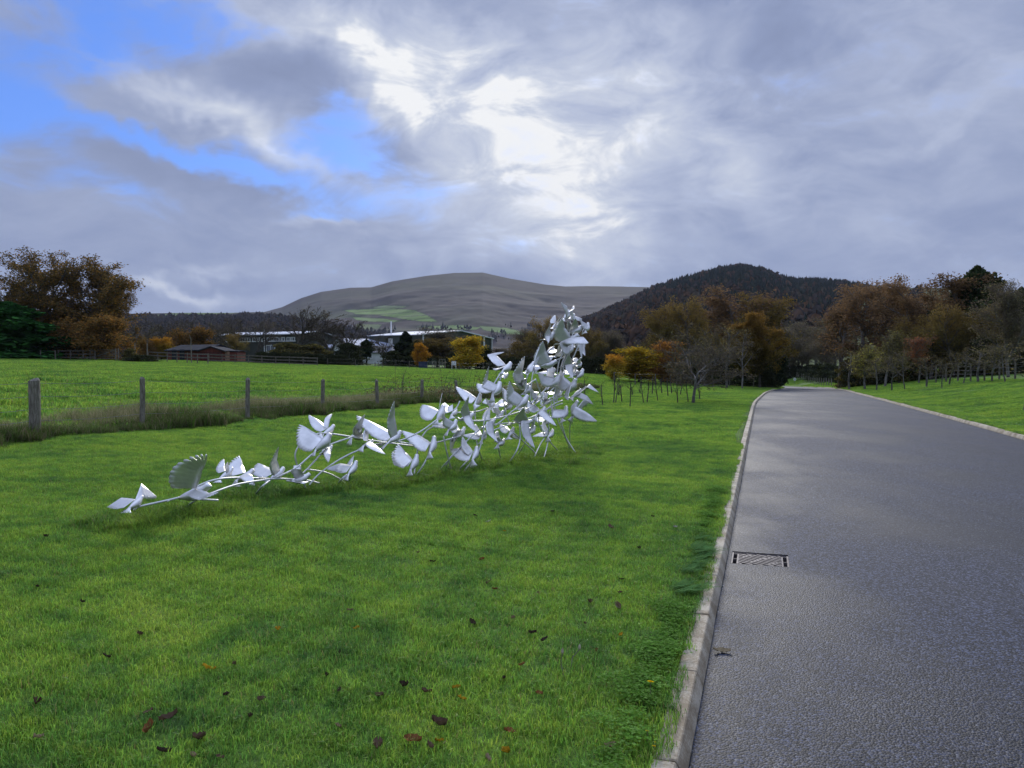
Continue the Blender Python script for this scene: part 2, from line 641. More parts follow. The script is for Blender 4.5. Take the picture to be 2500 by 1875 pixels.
def xy_of(s, t):
    tt = t + bend(s) * math.exp(-(t / 90.0) ** 2) if not isinstance(s, np.ndarray) else t + bend(s) * np.exp(-(t / 90.0) ** 2)
    return s * RD[0] + tt * RR[0], s * RD[1] + tt * RR[1]


def hit(px, py, far=400.0):
    """where the sight line through a photo pixel meets the ground"""
    d = ray(px, py)
    d = d / d[1]
    Y = np.concatenate([np.arange(1.5, 30, 0.01), np.arange(30, far, 0.05)])
    z = EYE + d[2] * Y
    g = ground(d[0] * Y, Y)
    k = np.argmax(z <= g)
    if z[k] > g[k]:
        k = len(Y) - 1
    return np.array([d[0] * Y[k], Y[k], g[k]])


def on_ground(px, Y):
    x = (px - W / 2) / F * Y
    return np.array([x, Y, float(ground(x, Y))])


# ground: one sheet out to the horizon, finer near the camera
sv_ = np.concatenate([[-30, -18, -10], np.arange(-6, 40, 0.5), np.arange(40, 130, 2.0), np.arange(130, 420, 15), [450, 600, 800, 1100, 1500, 2100, 3000, 4500]])
tl = -np.concatenate([[0.392], np.arange(0.55, 16, 0.45), np.arange(16, 60, 2.0), np.arange(60, 220, 12), [240, 320, 450, 700, 1100, 1800, 2800, 4500]])[::-1]
tr_ = np.concatenate([[T_R + 0.122], np.arange(T_R + 0.3, 22, 0.45), np.arange(22, 60, 2.0), np.arange(60, 220, 12), [240, 320, 450, 700, 1100, 1800, 2800, 4500]])
tv_ = np.concatenate([tl, [-0.33, 0.4, 1.5, 2.5, 3.5, 4.6, T_R + 0.06], tr_])
SS, TT = np.meshgrid(sv_, tv_, indexing='ij')
XX, YY = xy_of(SS, TT)
ZZ = height_st(SS, TT, XX, YY)
ZZ = np.where((TT > T_L - .1) & (TT < T_R + .1), ZZ - .3, ZZ)
ns, nt_ = SS.shape
idx = np.arange(ns * nt_).reshape(ns, nt_)
Q = np.stack([idx[:-1, :-1], idx[:-1, 1:], idx[1:, 1:], idx[1:, :-1]], -1).reshape(-1, 4)[:, ::-1]
gm = mesh_np('ground', np.stack([XX, YY, ZZ], -1).reshape(-1, 3), Q, smooth=True)
obj('ground', gm, M['turf'], kind='structure')

# road sheet, 4 mm clear of the ground bed
grate_s, grate_t = 6.62, 0.0
GX0, GX1, GY = -0.235, 0.215, 0.205
sr = np.sort(np.concatenate([np.arange(-12, 60, 0.8), np.arange(60, 215, 2.5), [grate_s - GY, grate_s + GY]]))
tr2 = np.array([T_L - 0.02, GX0, GX1, 1.2, 2.4, 3.6, 4.8, T_R + 0.02])
S2, T2 = np.meshgrid(sr, tr2, indexing='ij')
X2, Y2 = xy_of(S2, T2)
Z2 = zr(S2) + 0.012 * (1 - ((T2 - 2.5) / 2.8) ** 2)
i2 = np.arange(S2.size).reshape(S2.shape)
Q2 = np.stack([i2[:-1, :-1], i2[:-1, 1:], i2[1:, 1:], i2[1:, :-1]], -1)
hole = (np.abs(S2[:-1, :-1] - (grate_s - GY)) < 1e-6) & (np.abs(T2[:-1, :-1] - GX0) < 1e-6)
Q2 = Q2[~hole].reshape(-1, 4)[:, ::-1]
obj('road', mesh_np('road', np.stack([X2, Y2, Z2], -1).reshape(-1, 3), Q2, smooth=True), M['asphalt'], kind='structure')

# ------------------------------------------------------------------ kerbs, stone by stone
def kerb_mesh(name, side, L):
    """profile across the kerb, road face to the right (side=1) or left (side=-1)"""
    prof = [(0.0, -0.08), (0.0, 0.012), (-0.012, 0.042), (-0.030, 0.077), (-0.036, 0.082), (-0.119, 0.082), (-0.125, 0.077), (-0.125, -0.08)]
    mb = MB()
    n = len(prof)
    V = []
    for yy, shr in ((0.0, 0.006), (0.006, 0.0), (L - 0.006, 0.0), (L, 0.006)):
        for x, z in prof:
            cx, cz = -0.06, 0.03
            V.append(((cx + (x - cx) * (1 - shr / 0.06)) * side, yy, cz + (z - cz) * (1 - shr / 0.07) if z > 0.02 else z))
    Fs = []
    for k in range(3):
        for i in range(n - 1):
            q = (k * n + i, k * n + i + 1, (k + 1) * n + i + 1, (k + 1) * n + i)
            Fs.append(q if side > 0 else q[::-1])
    e0 = tuple(range(n))
    e1 = tuple(range(3 * n, 4 * n))
    Fs.append(e0[::-1] if side > 0 else e0)
    Fs.append(e1 if side > 0 else e1[::-1])
    return mb.add(V, Fs).mesh(name)


KL = 0.915
R0 = random.Random(4)
for side, t0, lab in ((1, T_L, 'left'), (-1, T_R, 'right')):
    root = obj('kerb', None, kind='structure')
    root['label'] = 'pale concrete kerb beside the sculpture lawn' if side > 0 else 'pale concrete kerb along the far side of the road'
    me = kerb_mesh('kerb_stone', side, KL - 0.013)
    me.materials.append(M['concrete'])
    s = 3.88 - KL * 9 if side > 0 else 6.2 - KL * 9
    while s < 128:
        x0, y0 = xy_of(s, t0)
        x1, y1 = xy_of(s + KL, t0)
        o = obj('kerb_stone', me, parent=root)
        o.location = (x0 + R0.uniform(-.003, .003), y0, float(zr(s)) + R0.uniform(-.003, .003))
        o.rotation_euler = (math.atan2(float(zr(s + KL) - zr(s)), KL), 0, -math.atan2(x1 - x0, y1 - y0))
        s += KL

# ------------------------------------------------------------------ drain grate in the road
gx, gy = xy_of(grate_s, 0.0)
gr = obj('drain_grate', None, loc=(gx, gy, 0.002), label='rusty slotted iron drain grate set in the road beside the kerb', cat='drain grate')
gr.rotation_euler = (0, 0, -RA)
mb = MB()
zt = -.006                                    # top of the ironwork, just below the road
e_ = .004
mb.add([(GX0 - e_, -GY - e_, -.2), (GX1 + e_, -GY - e_, -.2), (GX1 + e_, GY + e_, -.2), (GX0 - e_, GY + e_, -.2),
        (GX0 - e_, -GY - e_, .0), (GX1 + e_, -GY - e_, .0), (GX1 + e_, GY + e_, .0), (GX0 - e_, GY + e_, .0)],
       [(0, 1, 2, 3), (4, 5, 1, 0), (5, 6, 2, 1), (6, 7, 3, 2), (7, 4, 0, 3)])
obj('pit', mb.mesh('pit'), M['pit'], gr)
mb = MB()
th = 0.014
for (x0, y0, x1, y1) in ((GX0, -GY, GX1, -GY + th), (GX0, GY - th, GX1, GY), (GX0, -GY + th, GX0 + th, GY - th), (GX1 - th, -GY + th, GX1, GY - th)):
    mb.box(((x0 + x1) / 2, (y0 + y1) / 2, zt - .03), (x1 - x0, y1 - y0, .06))
obj('frame', mb.mesh('grate_frame'), M['iron'], gr)
ix0, ix1, iy = GX0 + .055, GX1 - .055, GY - .030
mb = MB()
for x in (ix0, ix1):
    mb.box((x, 0, zt - .022), (.022, 2 * iy, .034))
for yy in (-iy, iy):
    mb.box(((GX0 + GX1) / 2, yy, zt - .0225), (GX1 - GX0 - .03, .014, .0335))
for x in (GX0 + .028, GX1 - .028):
    mb.box((x, 0, zt - .023), (.034, .010, .033))
obj('rim', mb.mesh('grate_rim'), M['iron'], gr)
for k in range(-6, 7):
    # slanting bars clipped to the opening
    c0 = k * 0.052
    pts = []
    for x in np.linspace(ix0 + .006, ix1 - .006, 41):
        y = c0 - 0.62 * (x - (ix0 + ix1) / 2)
        if abs(y) < iy:
            pts.append((x, y))
    if len(pts) > 3:
        (xa, ya), (xb, yb) = pts[0], pts[-1]
        L = math.hypot(xb - xa, yb - ya)
        obj('bar', MB().box(((xa + xb) / 2, (ya + yb) / 2, zt - .0030), (L, .020, .0050), math.atan2(yb - ya, xb - xa)).mesh('grate_bar'), M['iron'], gr)
for (x, y) in ((ix0 + .07, iy * .55), (ix1 - .07, -iy * .55), (0.0, 0.03), (-.05, -.06), (.06, .08)):
    obj('bar', MB().box((x, y, zt - .0026), (.11, .016, .0048), 0.9).mesh('grate_bar'), M['iron'], gr)


# ------------------------------------------------------------------ grass (stuff, instanced tiles)
def blades(seed, size, n, h0, h1, w0, w1, lean=0.5, clump=0.0, col=None):
    r = rs(seed)
    x = r.uniform(-size / 2, size / 2, n)
    y = r.uniform(-size / 2, size / 2, n)
    if clump > 0:
        k = max(3, int(n / 60))
        cx, cyy = r.uniform(-size / 2, size / 2, k), r.uniform(-size / 2, size / 2, k)
        j = r.randint(0, k, n)
        f = r.uniform(0, 1, n) < clump
        x = np.where(f, cx[j] + r.normal(0, size * .05, n), x)
        y = np.where(f, cyy[j] + r.normal(0, size * .05, n), y)
    hh = r.uniform(h0, h1, n) * r.choice([0.7, 1.0, 1.25], n)
    ww = r.uniform(w0, w1, n)
    an = r.uniform(0, 2 * np.pi, n)
    le = r.uniform(0.1, 1.0, n) * lean
    fa = r.uniform(0, 2 * np.pi, n)
    dx, dy = np.cos(an), np.sin(an)
    wx, wy = np.cos(fa) * ww / 2, np.sin(fa) * ww / 2
    V = np.zeros((n, 5, 3))
    V[:, 0] = np.stack([x - wx, y - wy, np.full(n, -.01)], -1)
    V[:, 1] = np.stack([x + wx, y + wy, np.full(n, -.01)], -1)
    mx, my, mz = x + dx * hh * le * .35, y + dy * hh * le * .35, hh * .58
    V[:, 2] = np.stack([mx + wx * .85, my + wy * .85, mz], -1)
    V[:, 3] = np.stack([mx - wx * .85, my - wy * .85, mz], -1)
    V[:, 4] = np.stack([x + dx * hh * le, y + dy * hh * le, hh * (1.0 - 0.35 * le * le)], -1)
    base = (np.arange(n) * 5)[:, None]
    Qd = base + np.array([[0, 1, 2, 3]])
    Tr = base + np.array([[3, 2, 4]])
    if col is None:
        c = r.uniform(0, 1, (n, 3))
    else:
        pal = np.array([k[0] for k in col])
        wt_ = np.array([k[1] for k in col], float)
        c = pal[r.choice(len(pal), n, p=wt_ / wt_.sum())] * r.uniform(.7, 1.3, (n, 1))
    return V.reshape(-1, 3), Qd, Tr, np.repeat(c, 5, 0)


_ngc = [0]


def scatter(name, tiles, pts, rots, scls, idxs, label, cat):
    """one stuff object: tiles instanced on points"""
    _ngc[0] += 1
    pc = bpy.data.collections.new(name + '_tiles')
    for k, me in enumerate(tiles):
        o = bpy.data.objects.new('%s_tile_%02d' % (name, k), me)
        pc.objects.link(o)
    me = bpy.data.meshes.new(name)
    me.vertices.add(len(pts))
    me.vertices.foreach_set('co', np.asarray(pts, np.float32).ravel())
    a = me.attributes.new('rot', 'FLOAT_VECTOR', 'POINT')
    a.data.foreach_set('vector', np.asarray(rots, np.float32).ravel())
    a = me.attributes.new('scl', 'FLOAT', 'POINT')
    a.data.foreach_set('value', np.asarray(scls, np.float32))
    a = me.attributes.new('idx', 'INT', 'POINT')
    a.data.foreach_set('value', np.asarray(idxs, np.int32))
    o = obj(name, me, kind='stuff', label=label, cat=cat)
    ng = bpy.data.node_groups.new(name + '_scatter', 'GeometryNodeTree')
    ng.interface.new_socket('Geometry', in_out='INPUT', socket_type='NodeSocketGeometry')
    ng.interface.new_socket('Geometry', in_out='OUTPUT', socket_type='NodeSocketGeometry')
    gi, go = ng.nodes.new('NodeGroupInput'), ng.nodes.new('NodeGroupOutput')
    ip = ng.nodes.new('GeometryNodeInstanceOnPoints')
    ci = ng.nodes.new('GeometryNodeCollectionInfo')
    ci.inputs['Collection'].default_value = pc
    ci.inputs['Separate Children'].default_value = True
    ci.inputs['Reset Children'].default_value = True
    ip.inputs['Pick Instance'].default_value = True

    def attr(nm, ty):
        n = ng.nodes.new('GeometryNodeInputNamedAttribute')
        n.data_type = ty
        n.inputs['Name'].default_value = nm
        return n.outputs['Attribute']
    L = ng.links.new
    L(gi.outputs[0], ip.inputs['Points'])
    L(ci.outputs[0], ip.inputs['Instance'])
    L(attr('idx', 'INT'), ip.inputs['Instance Index'])
    e2r = ng.nodes.new('FunctionNodeEulerToRotation')
    L(attr('rot', 'FLOAT_VECTOR'), e2r.inputs[0])
    L(e2r.outputs[0], ip.inputs['Rotation'])
    L(attr('scl', 'FLOAT'), ip.inputs['Scale'])
    L(ip.outputs[0], go.inputs[0])
    md = o.modifiers.new('scatter', 'NODES')
    md.node_group = ng
    return o


def tile_mesh(name, mat, *a, **k):
    V, q, t3, c = blades(*a, **k)
    me = mesh_np(name, V, q, t3, c)
    me.materials.append(mat)
    return me


def in_view(x, y, margin=0.12):
    return (y > 1.2) & (np.abs(x / np.maximum(y, .1)) < 0.666 + margin + 0.6 / np.maximum(y, .5))


def grid_pts(s0, s1, t0, t1, step, seed, jit=0.08):
    r = rs(seed)
    s = np.arange(s0 + step / 2, s1, step)
    t = np.arange(t0 + step / 2, t1, step)
    S, T = np.meshgrid(s, t)
    S, T = S.ravel() + r.uniform(-jit, jit, S.size) * step, T.ravel() + r.uniform(-jit, jit, T.size) * step
    return S, T


T_LAWN_L = T_L - 0.175
SF, TF = -11.0, -11.0      # fence offset across
FENCE_T = -11.05

near_tiles = [tile_mesh('lawn_tile', M['grass'], 10 + k, 0.5, 2900, .016, .042, .0022, .0042, 1.15, 0.25) for k in range(5)]
mid_tiles = [tile_mesh('lawn_tile', M['grass'], 30 + k, 1.0, 4200, .020, .046, .005, .009, 1.1, 0.25) for k in range(4)]
far_tiles = [tile_mesh('field_tile', M['field_grass'], 50 + k, 2.4, 4200, .045, .10, .014, .024, 0.7, 0.3) for k in range(4)]


def tilt_rot(Pp, spin):
    """euler angles that lay a tile on the slope"""
    e_ = .3
    gx_ = (ground(Pp[:, 0] + e_, Pp[:, 1]) - ground(Pp[:, 0] - e_, Pp[:, 1])) / (2 * e_)
    gy_ = (ground(Pp[:, 0], Pp[:, 1] + e_) - ground(Pp[:, 0], Pp[:, 1] - e_)) / (2 * e_)
    t_ = to_st(Pp[:, 0], Pp[:, 1])[1]
    near = (t_ > T_L - .9) & (t_ < T_R + .9)
    gx_, gy_ = np.where(near, 0, np.clip(gx_, -.3, .3)), np.where(near, 0, np.clip(gy_, -.3, .3))
    out_ = np.zeros((len(Pp), 3))
    for i_ in range(len(Pp)):
        nrm = Vector((-gx_[i_], -gy_[i_], 1)).normalized()
        q_ = Vector((0, 0, 1)).rotation_difference(nrm)
        out_[i_] = (q_.to_matrix() @ Matrix.Rotation(spin[i_], 3, 'Z')).to_euler()
    return out_


def lawn(name, parts, tiles, label):
    Ps, Is = [], []
    r = rs(7)
    for (s0, s1, t0, t1, step, seed, cond) in parts:
        S, T = grid_pts(s0, s1, t0, t1, step, seed)
        T = np.clip(T, t0 + step * .5, t1 - step * .5)
        X, Y = xy_of(S, T)
        k = in_view(X, Y) & cond(S, T, X, Y)
        Ps.append(np.stack([X[k], Y[k], ground(X[k], Y[k]) - 0.002], -1))
    Pp = np.concatenate(Ps)
    n = len(Pp)
    rot = tilt_rot(Pp, r.randint(0, 4, n) * np.pi / 2 - RA)
    return scatter(name, tiles, Pp, rot, r.uniform(.92, 1.08, n), r.randint(0, len(tiles), n), label, 'grass')


yes = lambda S, T, X, Y: np.ones_like(S, bool)
NEAR = 15.0
lawn('lawn_grass', [(-1, 17, -12, T_LAWN_L + 0.06, 0.40, 1, lambda S, T, X, Y: (Y < NEAR) & (T > -11.2))], near_tiles,
     'short bright green mown grass around the silver sculpture')
lawn('lawn_grass', [(10, 75, -11.0, T_LAWN_L + 0.04, 0.80, 2, lambda S, T, X, Y: Y > NEAR - 0.6),
                    (6, 78, T_R + 0.16, 20, 0.80, 3, lambda S, T, X, Y: (T < 13 + 0.0 * S))], mid_tiles,
     'short green grass of the farther verges on both sides of the road')
lawn('field_grass', [(-12, 100, -75, -11.4, 1.95, 5, lambda S, T, X, Y: (Y < 92)),
                     (70, 150, -16, T_LAWN_L, 1.95, 6, yes), (75, 150, T_R + .3, 30, 1.95, 8, yes)], far_tiles,
     'bright green pasture grass beyond the post and wire fence')

# tall dead and dark grass under the wire fence
dark_pal = [((.09, .13, .035), 3), ((.16, .155, .07), 2.4), ((.24, .20, .125), 2.0), ((.10, .19, .035), 3)]
straw_pal = [((.36, .33, .19), 3), ((.28, .25, .14), 2), ((.16, .19, .06), 2)]
rank_tiles = [tile_mesh('rank_tile', M['straw'], 70 + k, 0.8, 900, .16, .42, .007, .014, 0.9, 0.5, dark_pal) for k in range(4)]
straw_tiles = [tile_mesh('straw_tile', M['straw'], 80 + k, 0.9, 420, .22, .50, .005, .010, 0.6, 0.6, straw_pal) for k in range(3)]


def strip(name, tiles, s0, s1, t0, t1, step, seed, label, sc=(0.5, 0.9), fade=None):
    S, T = grid_pts(s0, s1, t0, t1, step, seed, 0.45)
    r = rs(seed)
    X, Y = xy_of(S, T)
    k = in_view(X, Y)
    X, Y, S = X[k], Y[k], S[k]
    n = len(X)
    scl = r.uniform(*sc, n) * (0.75 + 0.35 * np.sin(S * 0.9 + np.cos(S * .37) * 2) * np.cos(S * .23))
    if fade is not None:
        scl *= fade(S)
    rot = np.stack([np.zeros(n), np.zeros(n), r.uniform(0, 6.28, n)], -1)
    scatter(name, tiles, np.stack([X, Y, ground(X, Y) - .01], -1), rot, scl, r.randint(0, len(tiles), n), label, 'grass')


strip('rank_grass', rank_tiles, -4, 50, -11.7, -10.55, 0.34, 21, 'dark brown and green unmown grass along the foot of the wire fence')
strip('dry_grass', straw_tiles, -4, 50, -12.9, -11.15, 0.42, 22, 'pale straw-coloured seed grass behind the wire fence posts')

# ------------------------------------------------------------------ post and wire fence
fence = obj('wire_fence', None, label='wooden post and wire fence between the lawn and the pasture', cat='fence')


def post_mesh(rad, h, seed, n=10):
    r = rs(seed)
    mb = MB()
    mb.tube([(0, 0, -.2), (r.normal(0, .004), r.normal(0, .004), h * .5), (r.normal(0, .008), r.normal(0, .008), h - .012), (r.normal(0, .008), r.normal(0, .008), h)], [rad, rad * .98, rad * .96, rad * .86], n)
    return mb.mesh('fence_post')


post_tops = []
for i, (px, topy, wpx) in enumerate([(-150, 926, 13), (82, 928, 27), (345, 923, 13), (604, 926, 11), (787, 928, 9.5), (921, 928, 8.5), (1029, 928, 8), (1115, 930, 7), (1186, 931, 6), (1246, 932, 6), (1296, 933, 5), (1340, 933, 5)]):
    u = (px - W / 2) / F
    # foot on the fence line
    Y = FENCE_T / (u * RR[0] + RR[1])
    x = u * Y
    z = float(ground(x, Y))
    top = P(px, topy, Y)[2]
    h = top - z
    rad = max(wpx / F * Y / 2, 0.05)
    o = obj('post', post_mesh(rad, h, 100 + i, 14 if rad > .07 else 10), M['wood'], fence, (x, Y, z))
    o.rotation_euler = (random.Random(i).uniform(-.02, .02), random.Random(i + 50).uniform(-.025, .025), 0)
    post_tops.append((x, Y, z, h))
for lv in (0.95, 0.72, 0.50, 0.30):
    mb = MB()
    for a_, b_ in zip(post_tops[:-1], post_tops[1:]):
        pts = []
        for k in range(5):
            f = k / 4
            pts.append((a_[0] + (b_[0] - a_[0]) * f, a_[1] + (b_[1] - a_[1]) * f, a_[2] + a_[3] * lv + (b_[2] + b_[3] * lv - a_[2] - a_[3] * lv) * f - .03 * math.sin(math.pi * f)))
        mb.tube(pts, 0.004, 4, False)
    obj('wire', mb.mesh('fence_wire'), M['wire'], fence)

# ------------------------------------------------------------------ the flock sculpture
VIEW = {'A': (250, 940, 3.403), 'B': (690, 940, 5.53), 'C': (980, 840, 4.424), 'D': (1100, 720, 5.821)}


def cpx(v, p):
    x0, y0, k = VIEW[v]
    return x0 + p[0] / k, y0 + p[1] / k


_bx = [(250, 1268), (300, 1264), (520, 1252), (740, 1200), (900, 1185), (1010, 1168), (1130, 1152), (1260, 1128), (1330, 1112), (1412, 1106)]
_bd = [hit(*q)[1] for q in _bx]


def depth_at(px):
    return float(np.interp(px, [q[0] for q in _bx], _bd))


sc_base = hit(1000, 1168)
sculpture = obj('dove_sculpture', None, loc=tuple(sc_base), label='silver metal sculpture of a rising flock of doves on curved stems', cat='sculpture')


def vec(v, p, off):
    x, y = cpx(v, p)
    return Vector(P(x, y, depth_at(x) + off))


LE_X = np.array([0, .16, .34, .48, .58, .66, .72])
LE_Y = np.array([.0, .035, .06, .07, .07, .065, .06])
TE_X = np.array([0, .17, .38, .60, .80, .94, 1.0])
TE_Y = np.array([-.40, -.46, -.44, -.35, -.23, -.10, .03])
TE_YP = np.array([-.38, -.44, -.40, -.30, -.17, -.065, .03])


def wing_mesh(shoulder, wrist, tip, chord_dir, width, nf=13, finger=0.5, camber=1.0, flip=1):
    """feathered sheet-metal wing along a bent spine; chord_dir points to the tail"""
    sh, wr, ti = Vector(shoulder), Vector(wrist), Vector(tip)
    Lw = (wr - sh).length + (ti - wr).length
    per = 5
    N = nf * per + 1
    p = np.linspace(0, 1, N)
    f = (p * nf) % 1.0
    f[-1] = 0
    shape = np.sqrt(np.clip(np.sin(np.pi * f), 0, 1))
    depth = 0.04 + finger * np.clip((p - .45) / .45, 0, 1) * 0.62
    notch = depth * (1 - shape)
    lex, ley = np.interp(p, np.linspace(0, 1, 7), LE_X), np.interp(p, np.linspace(0, 1, 7), LE_Y)
    tey_ = TE_Y if finger > .35 else TE_YP
    tex, tey = np.interp(p, np.linspace(0, 1, 7), TE_X), np.interp(p, np.linspace(0, 1, 7), tey_)
    tex, tey = tex + (lex - tex) * notch, tey + (ley - tey) * notch
    rows = 5
    V = []
    sp_ = (ti - sh).normalized()
    c_all = chord_dir - sp_ * chord_dir.dot(sp_)
    c_all = c_all.normalized() if c_all.length > .25 else ((c_all + sp_.orthogonal() * .3).normalized())
    for i in range(N):
        for j in range(rows):
            q = j / (rows - 1)
            x = lex[i] + (tex[i] - lex[i]) * q
            y = ley[i] + (tey[i] - ley[i]) * q
            u = min(max(x, 0), 1)
            k_ = min(max((u - .5) / .16 + .5, 0), 1)
            k_ = k_ * k_ * (3 - 2 * k_)
            S = (sh + (wr - sh) * (u * 2)) * (1 - k_) + (wr + (ti - wr) * (u * 2 - 1)) * k_
            T = ((wr - sh) * (1 - k_) + (ti - wr) * k_).normalized()
            c = (chord_dir * (.55 - .55 * u) + c_all * (.6 + .4 * u)).normalized()
            n = T.cross(c) * flip
            hgt = -camber * 0.05 * y * y * Lw + 0.0025 * (f[i] - .5) * q * (1 if p[i] < .99 else 0)
            V.append(S - c * (y * width) + n * hgt)
    k = len(V)
    th = 0.0022
    # a second skin so that the sheet has thickness
    Fs = []
    for i in range(N - 1):
        for j in range(rows - 1):
            a_ = i * rows + j
            Fs.append((a_, a_ + 1, a_ + rows + 1, a_ + rows))
    me = bpy.data.meshes.new('wing')
    me.from_pydata([tuple(v) for v in V], [], Fs)
    me.polygons.foreach_set('use_smooth', np.ones(len(me.polygons), dtype=bool))
    me.update()
    return me


BODY_F = [0, .08, .22, .40, .56, .68, .77, .84, .90, .945, .975, 1.0]
BODY_R = [.010, .020, .036, .050, .053, .046, .036, .033, .032, .024, .010, .002]
BODY_LIFT = [0, 0, -.006, -.012, -.010, -.002, .010, .020, .024, .020, .014, .010]
n_dove = [0]


def solid(o, th=0.0025):
    md = o.modifiers.new('sheet', 'SOLIDIFY')
    md.thickness = th
    md.offset = 0


def dove(v, tail, head, wings, fan=None, off=0.0, away=1, fat=1.0):
    n_dove[0] += 1
    r = random.Random(n_dove[0])
    px, py = cpx(v, tail)
    Yd = depth_at(cpx(v, ((tail[0] + head[0]) / 2, 0))[0]) + off
    a0, a1 = Vector(P(*cpx(v, tail), Yd)), Vector(P(*cpx(v, head), Yd))
    proj = (a1 - a0).length
    want = 0.30
    dd = math.sqrt(max(want * want - proj * proj, 0)) if proj < want else 0
    dd = min(dd, .2) * away
    h3 = Vector(P(*cpx(v, head), Yd + dd * .5))
    t3 = Vector(P(*cpx(v, tail), Yd - dd * .5))
    ax = (h3 - t3)
    Lb = ax.length
    ax.normalize()
    up = Vector((0, 0, 1)) - ax * ax.z
    for w in wings:
        wp = Vector(P(*cpx(v, w[0]), Yd)) - (h3 + t3) / 2
        up += wp.normalized() * 0.25
    up = up - ax * up.dot(ax)
    up = up.normalized() if up.length > 1e-3 else ax.orthogonal().normalized()
    sd = ax.cross(up)
    ctr = (h3 + t3) / 2
    k = min(max(Lb / 0.30, .55), 1.35)
    V, Fs = [], []
    n = 12
    for f, rr, li in zip(BODY_F, BODY_R, BODY_LIFT):
        c = t3 + ax * (Lb * f) + up * (li * k) - ctr
        for j in range(n):
            w = 2 * math.pi * j / n
            V.append(tuple(c + (sd * math.cos(w) * .92 + up * math.sin(w)) * rr * k * fat))
    for i in range(len(BODY_F) - 1):
        for j in range(n):
            Fs.append((i * n + j, i * n + (j + 1) % n, (i + 1) * n + (j + 1) % n, (i + 1) * n + j))
    Fs.append(tuple(reversed(range(n))))
    Fs.append(tuple((len(BODY_F) - 1) * n + j for j in range(n)))
    me = bpy.data.meshes.new('dove')
    me.from_pydata(V, [], Fs)
    me.polygons.foreach_set('use_smooth', np.ones(len(me.polygons), dtype=bool))
    me.update()
    bd = obj('dove', me, M['steel'], sculpture, tuple(ctr - Vector(sc_base)))
    for w in wings:
        tipp, wrist, sgn, wd = w[0], w[1], w[2], w[3]
        fing = w[4] if len(w) > 4 else 0.5
        root_f = .60
        sh = t3 + ax * (Lb * root_f) + up * (.035 * k) + sd * (.03 * k * (1 if sgn > 0 else -1)) * (1 if sd.y > 0 else -1)
        ti0 = Vector(P(*cpx(v, tipp), Yd))
        pr = (ti0 - Vector(P(*cpx(v, (tail[0] + (head[0] - tail[0]) * root_f, tail[1] + (head[1] - tail[1]) * root_f)), Yd))).length
        dz = math.sqrt(max(.36 ** 2 - pr * pr, 0)) if pr < .36 else 0
        dz = max(min(dz, .24), .13) * sgn
        ti = Vector(P(*cpx(v, tipp), Yd + dz))
        if wrist is not None:
            wr = Vector(P(*cpx(v, wrist), Yd + dz * .55))
            md_ = (sh + ti) / 2
            fold = (wr - md_).length / max((ti - sh).length, .05)
            wr = md_ + (wr - md_) * (1.0 if fold > .34 else .55)
        else:
            wr = (sh + ti) / 2 + up * r.uniform(.02, .07)
        m_ = wing_mesh(sh - ctr, wr - ctr, ti - ctr, -ax, wd * (1.08 if v == 'D' else .88), r.choice([11, 12, 13]), fing, r.uniform(.6, 1.4), r.choice([1, 1, -1]))
        m_.materials.append(M['steel'])
        solid(obj('wing', m_, None, bd))
    # tail fan
    if fan is None:
        fd = -ax
        fl = .12 * k
    else:
        fp = Vector(P(*cpx(v, fan), Yd - dd * .5 - .03))
        fd = (fp - t3)
        fl = max(fd.length, .07)
        fd.normalize()
    sd2 = fd.cross(up)
    sd2 = sd2.normalized() if sd2.length > .1 else sd
    upn = sd2.cross(fd)
    V, Fs = [], []
    cols = 13
    for i in range(cols):
        q = i / (cols - 1) * 2 - 1
        sc_ = 1 - .10 * abs(math.sin(i * math.pi / 2)) - .12 * q * q
        for j, g_ in enumerate((-.25, .2, .6, 1.0)):
            wdt = (.018 + .060 * max(g_, 0)) * k
            V.append(tuple(t3 - ctr + fd * (fl * g_ * (sc_ if j == 3 else 1)) + sd2 * (q * wdt) + upn * (.012 * (1 - q * q) * k)))
    for i in range(cols - 1):
        for j in range(3):
            a_ = i * 4 + j
            Fs.append((a_, a_ + 1, a_ + 5, a_ + 4))
    me = bpy.data.meshes.new('tail')
    me.from_pydata(V, [], Fs)
    me.polygons.foreach_set('use_smooth', np.ones(len(me.polygons), dtype=bool))
    me.update()
    me.materials.append(M['steel'])
    solid(obj('tail', me, None, bd))
    return bd


N_ = None
# view, tail, head, wings (tip, wrist, near -1 / far +1, chord in metres, finger), fan tip
dove('A', (222, 1025), (342, 935), [((50, 1008), (120, 925), 1, .44, .1), ((455, 935), (325, 840), 1, .42, .1)], (205, 1050))
dove('A', (635, 942), (915, 850), [((868, 570), (770, 700), -1, .62, .9), ((965, 895), (880, 930), -1, .26)], (535, 965))
dove('A', (975, 780), (1090, 700), [((1005, 612), (1000, 690), 1, .22), ((1040, 640), N_, -1, .12)], (962, 800), .5)
dove('A', (1112, 800), (1268, 716), [((1130, 585), (1135, 680), 1, .42, .7), ((1262, 838), N_, -1, .30)], (1103, 845), .35)
dove('A', (1395, 782), (1520, 698), [((1283, 650), (1330, 690), 1, .46, .7), ((1462, 512), (1415, 640), -1, .30)], (1360, 800), .1)
dove('A', (1568, 800), (1735, 755), [((1565, 702), (1650, 690), -1, .24), ((1640, 672), N_, 1, .20)], (1715, 815), -.1)
dove('A', (1770, 545), (1912, 412), [((1628, 330), (1700, 400), 1, .58, .8), ((1832, 420), N_, 1, .24)], (1745, 600), -.05, fat=1.25)
dove('A', (1832, 412), (1935, 345), [((1710, 250), (1790, 300), 1, .40, .2), ((1908, 238), N_, 1, .16)], (1815, 430), .45)
dove('B', (540, 930), (680, 835), [((515, 925), (560, 860), -1, .22), ((612, 1050), (650, 930), -1, .24)], (520, 945), .25)
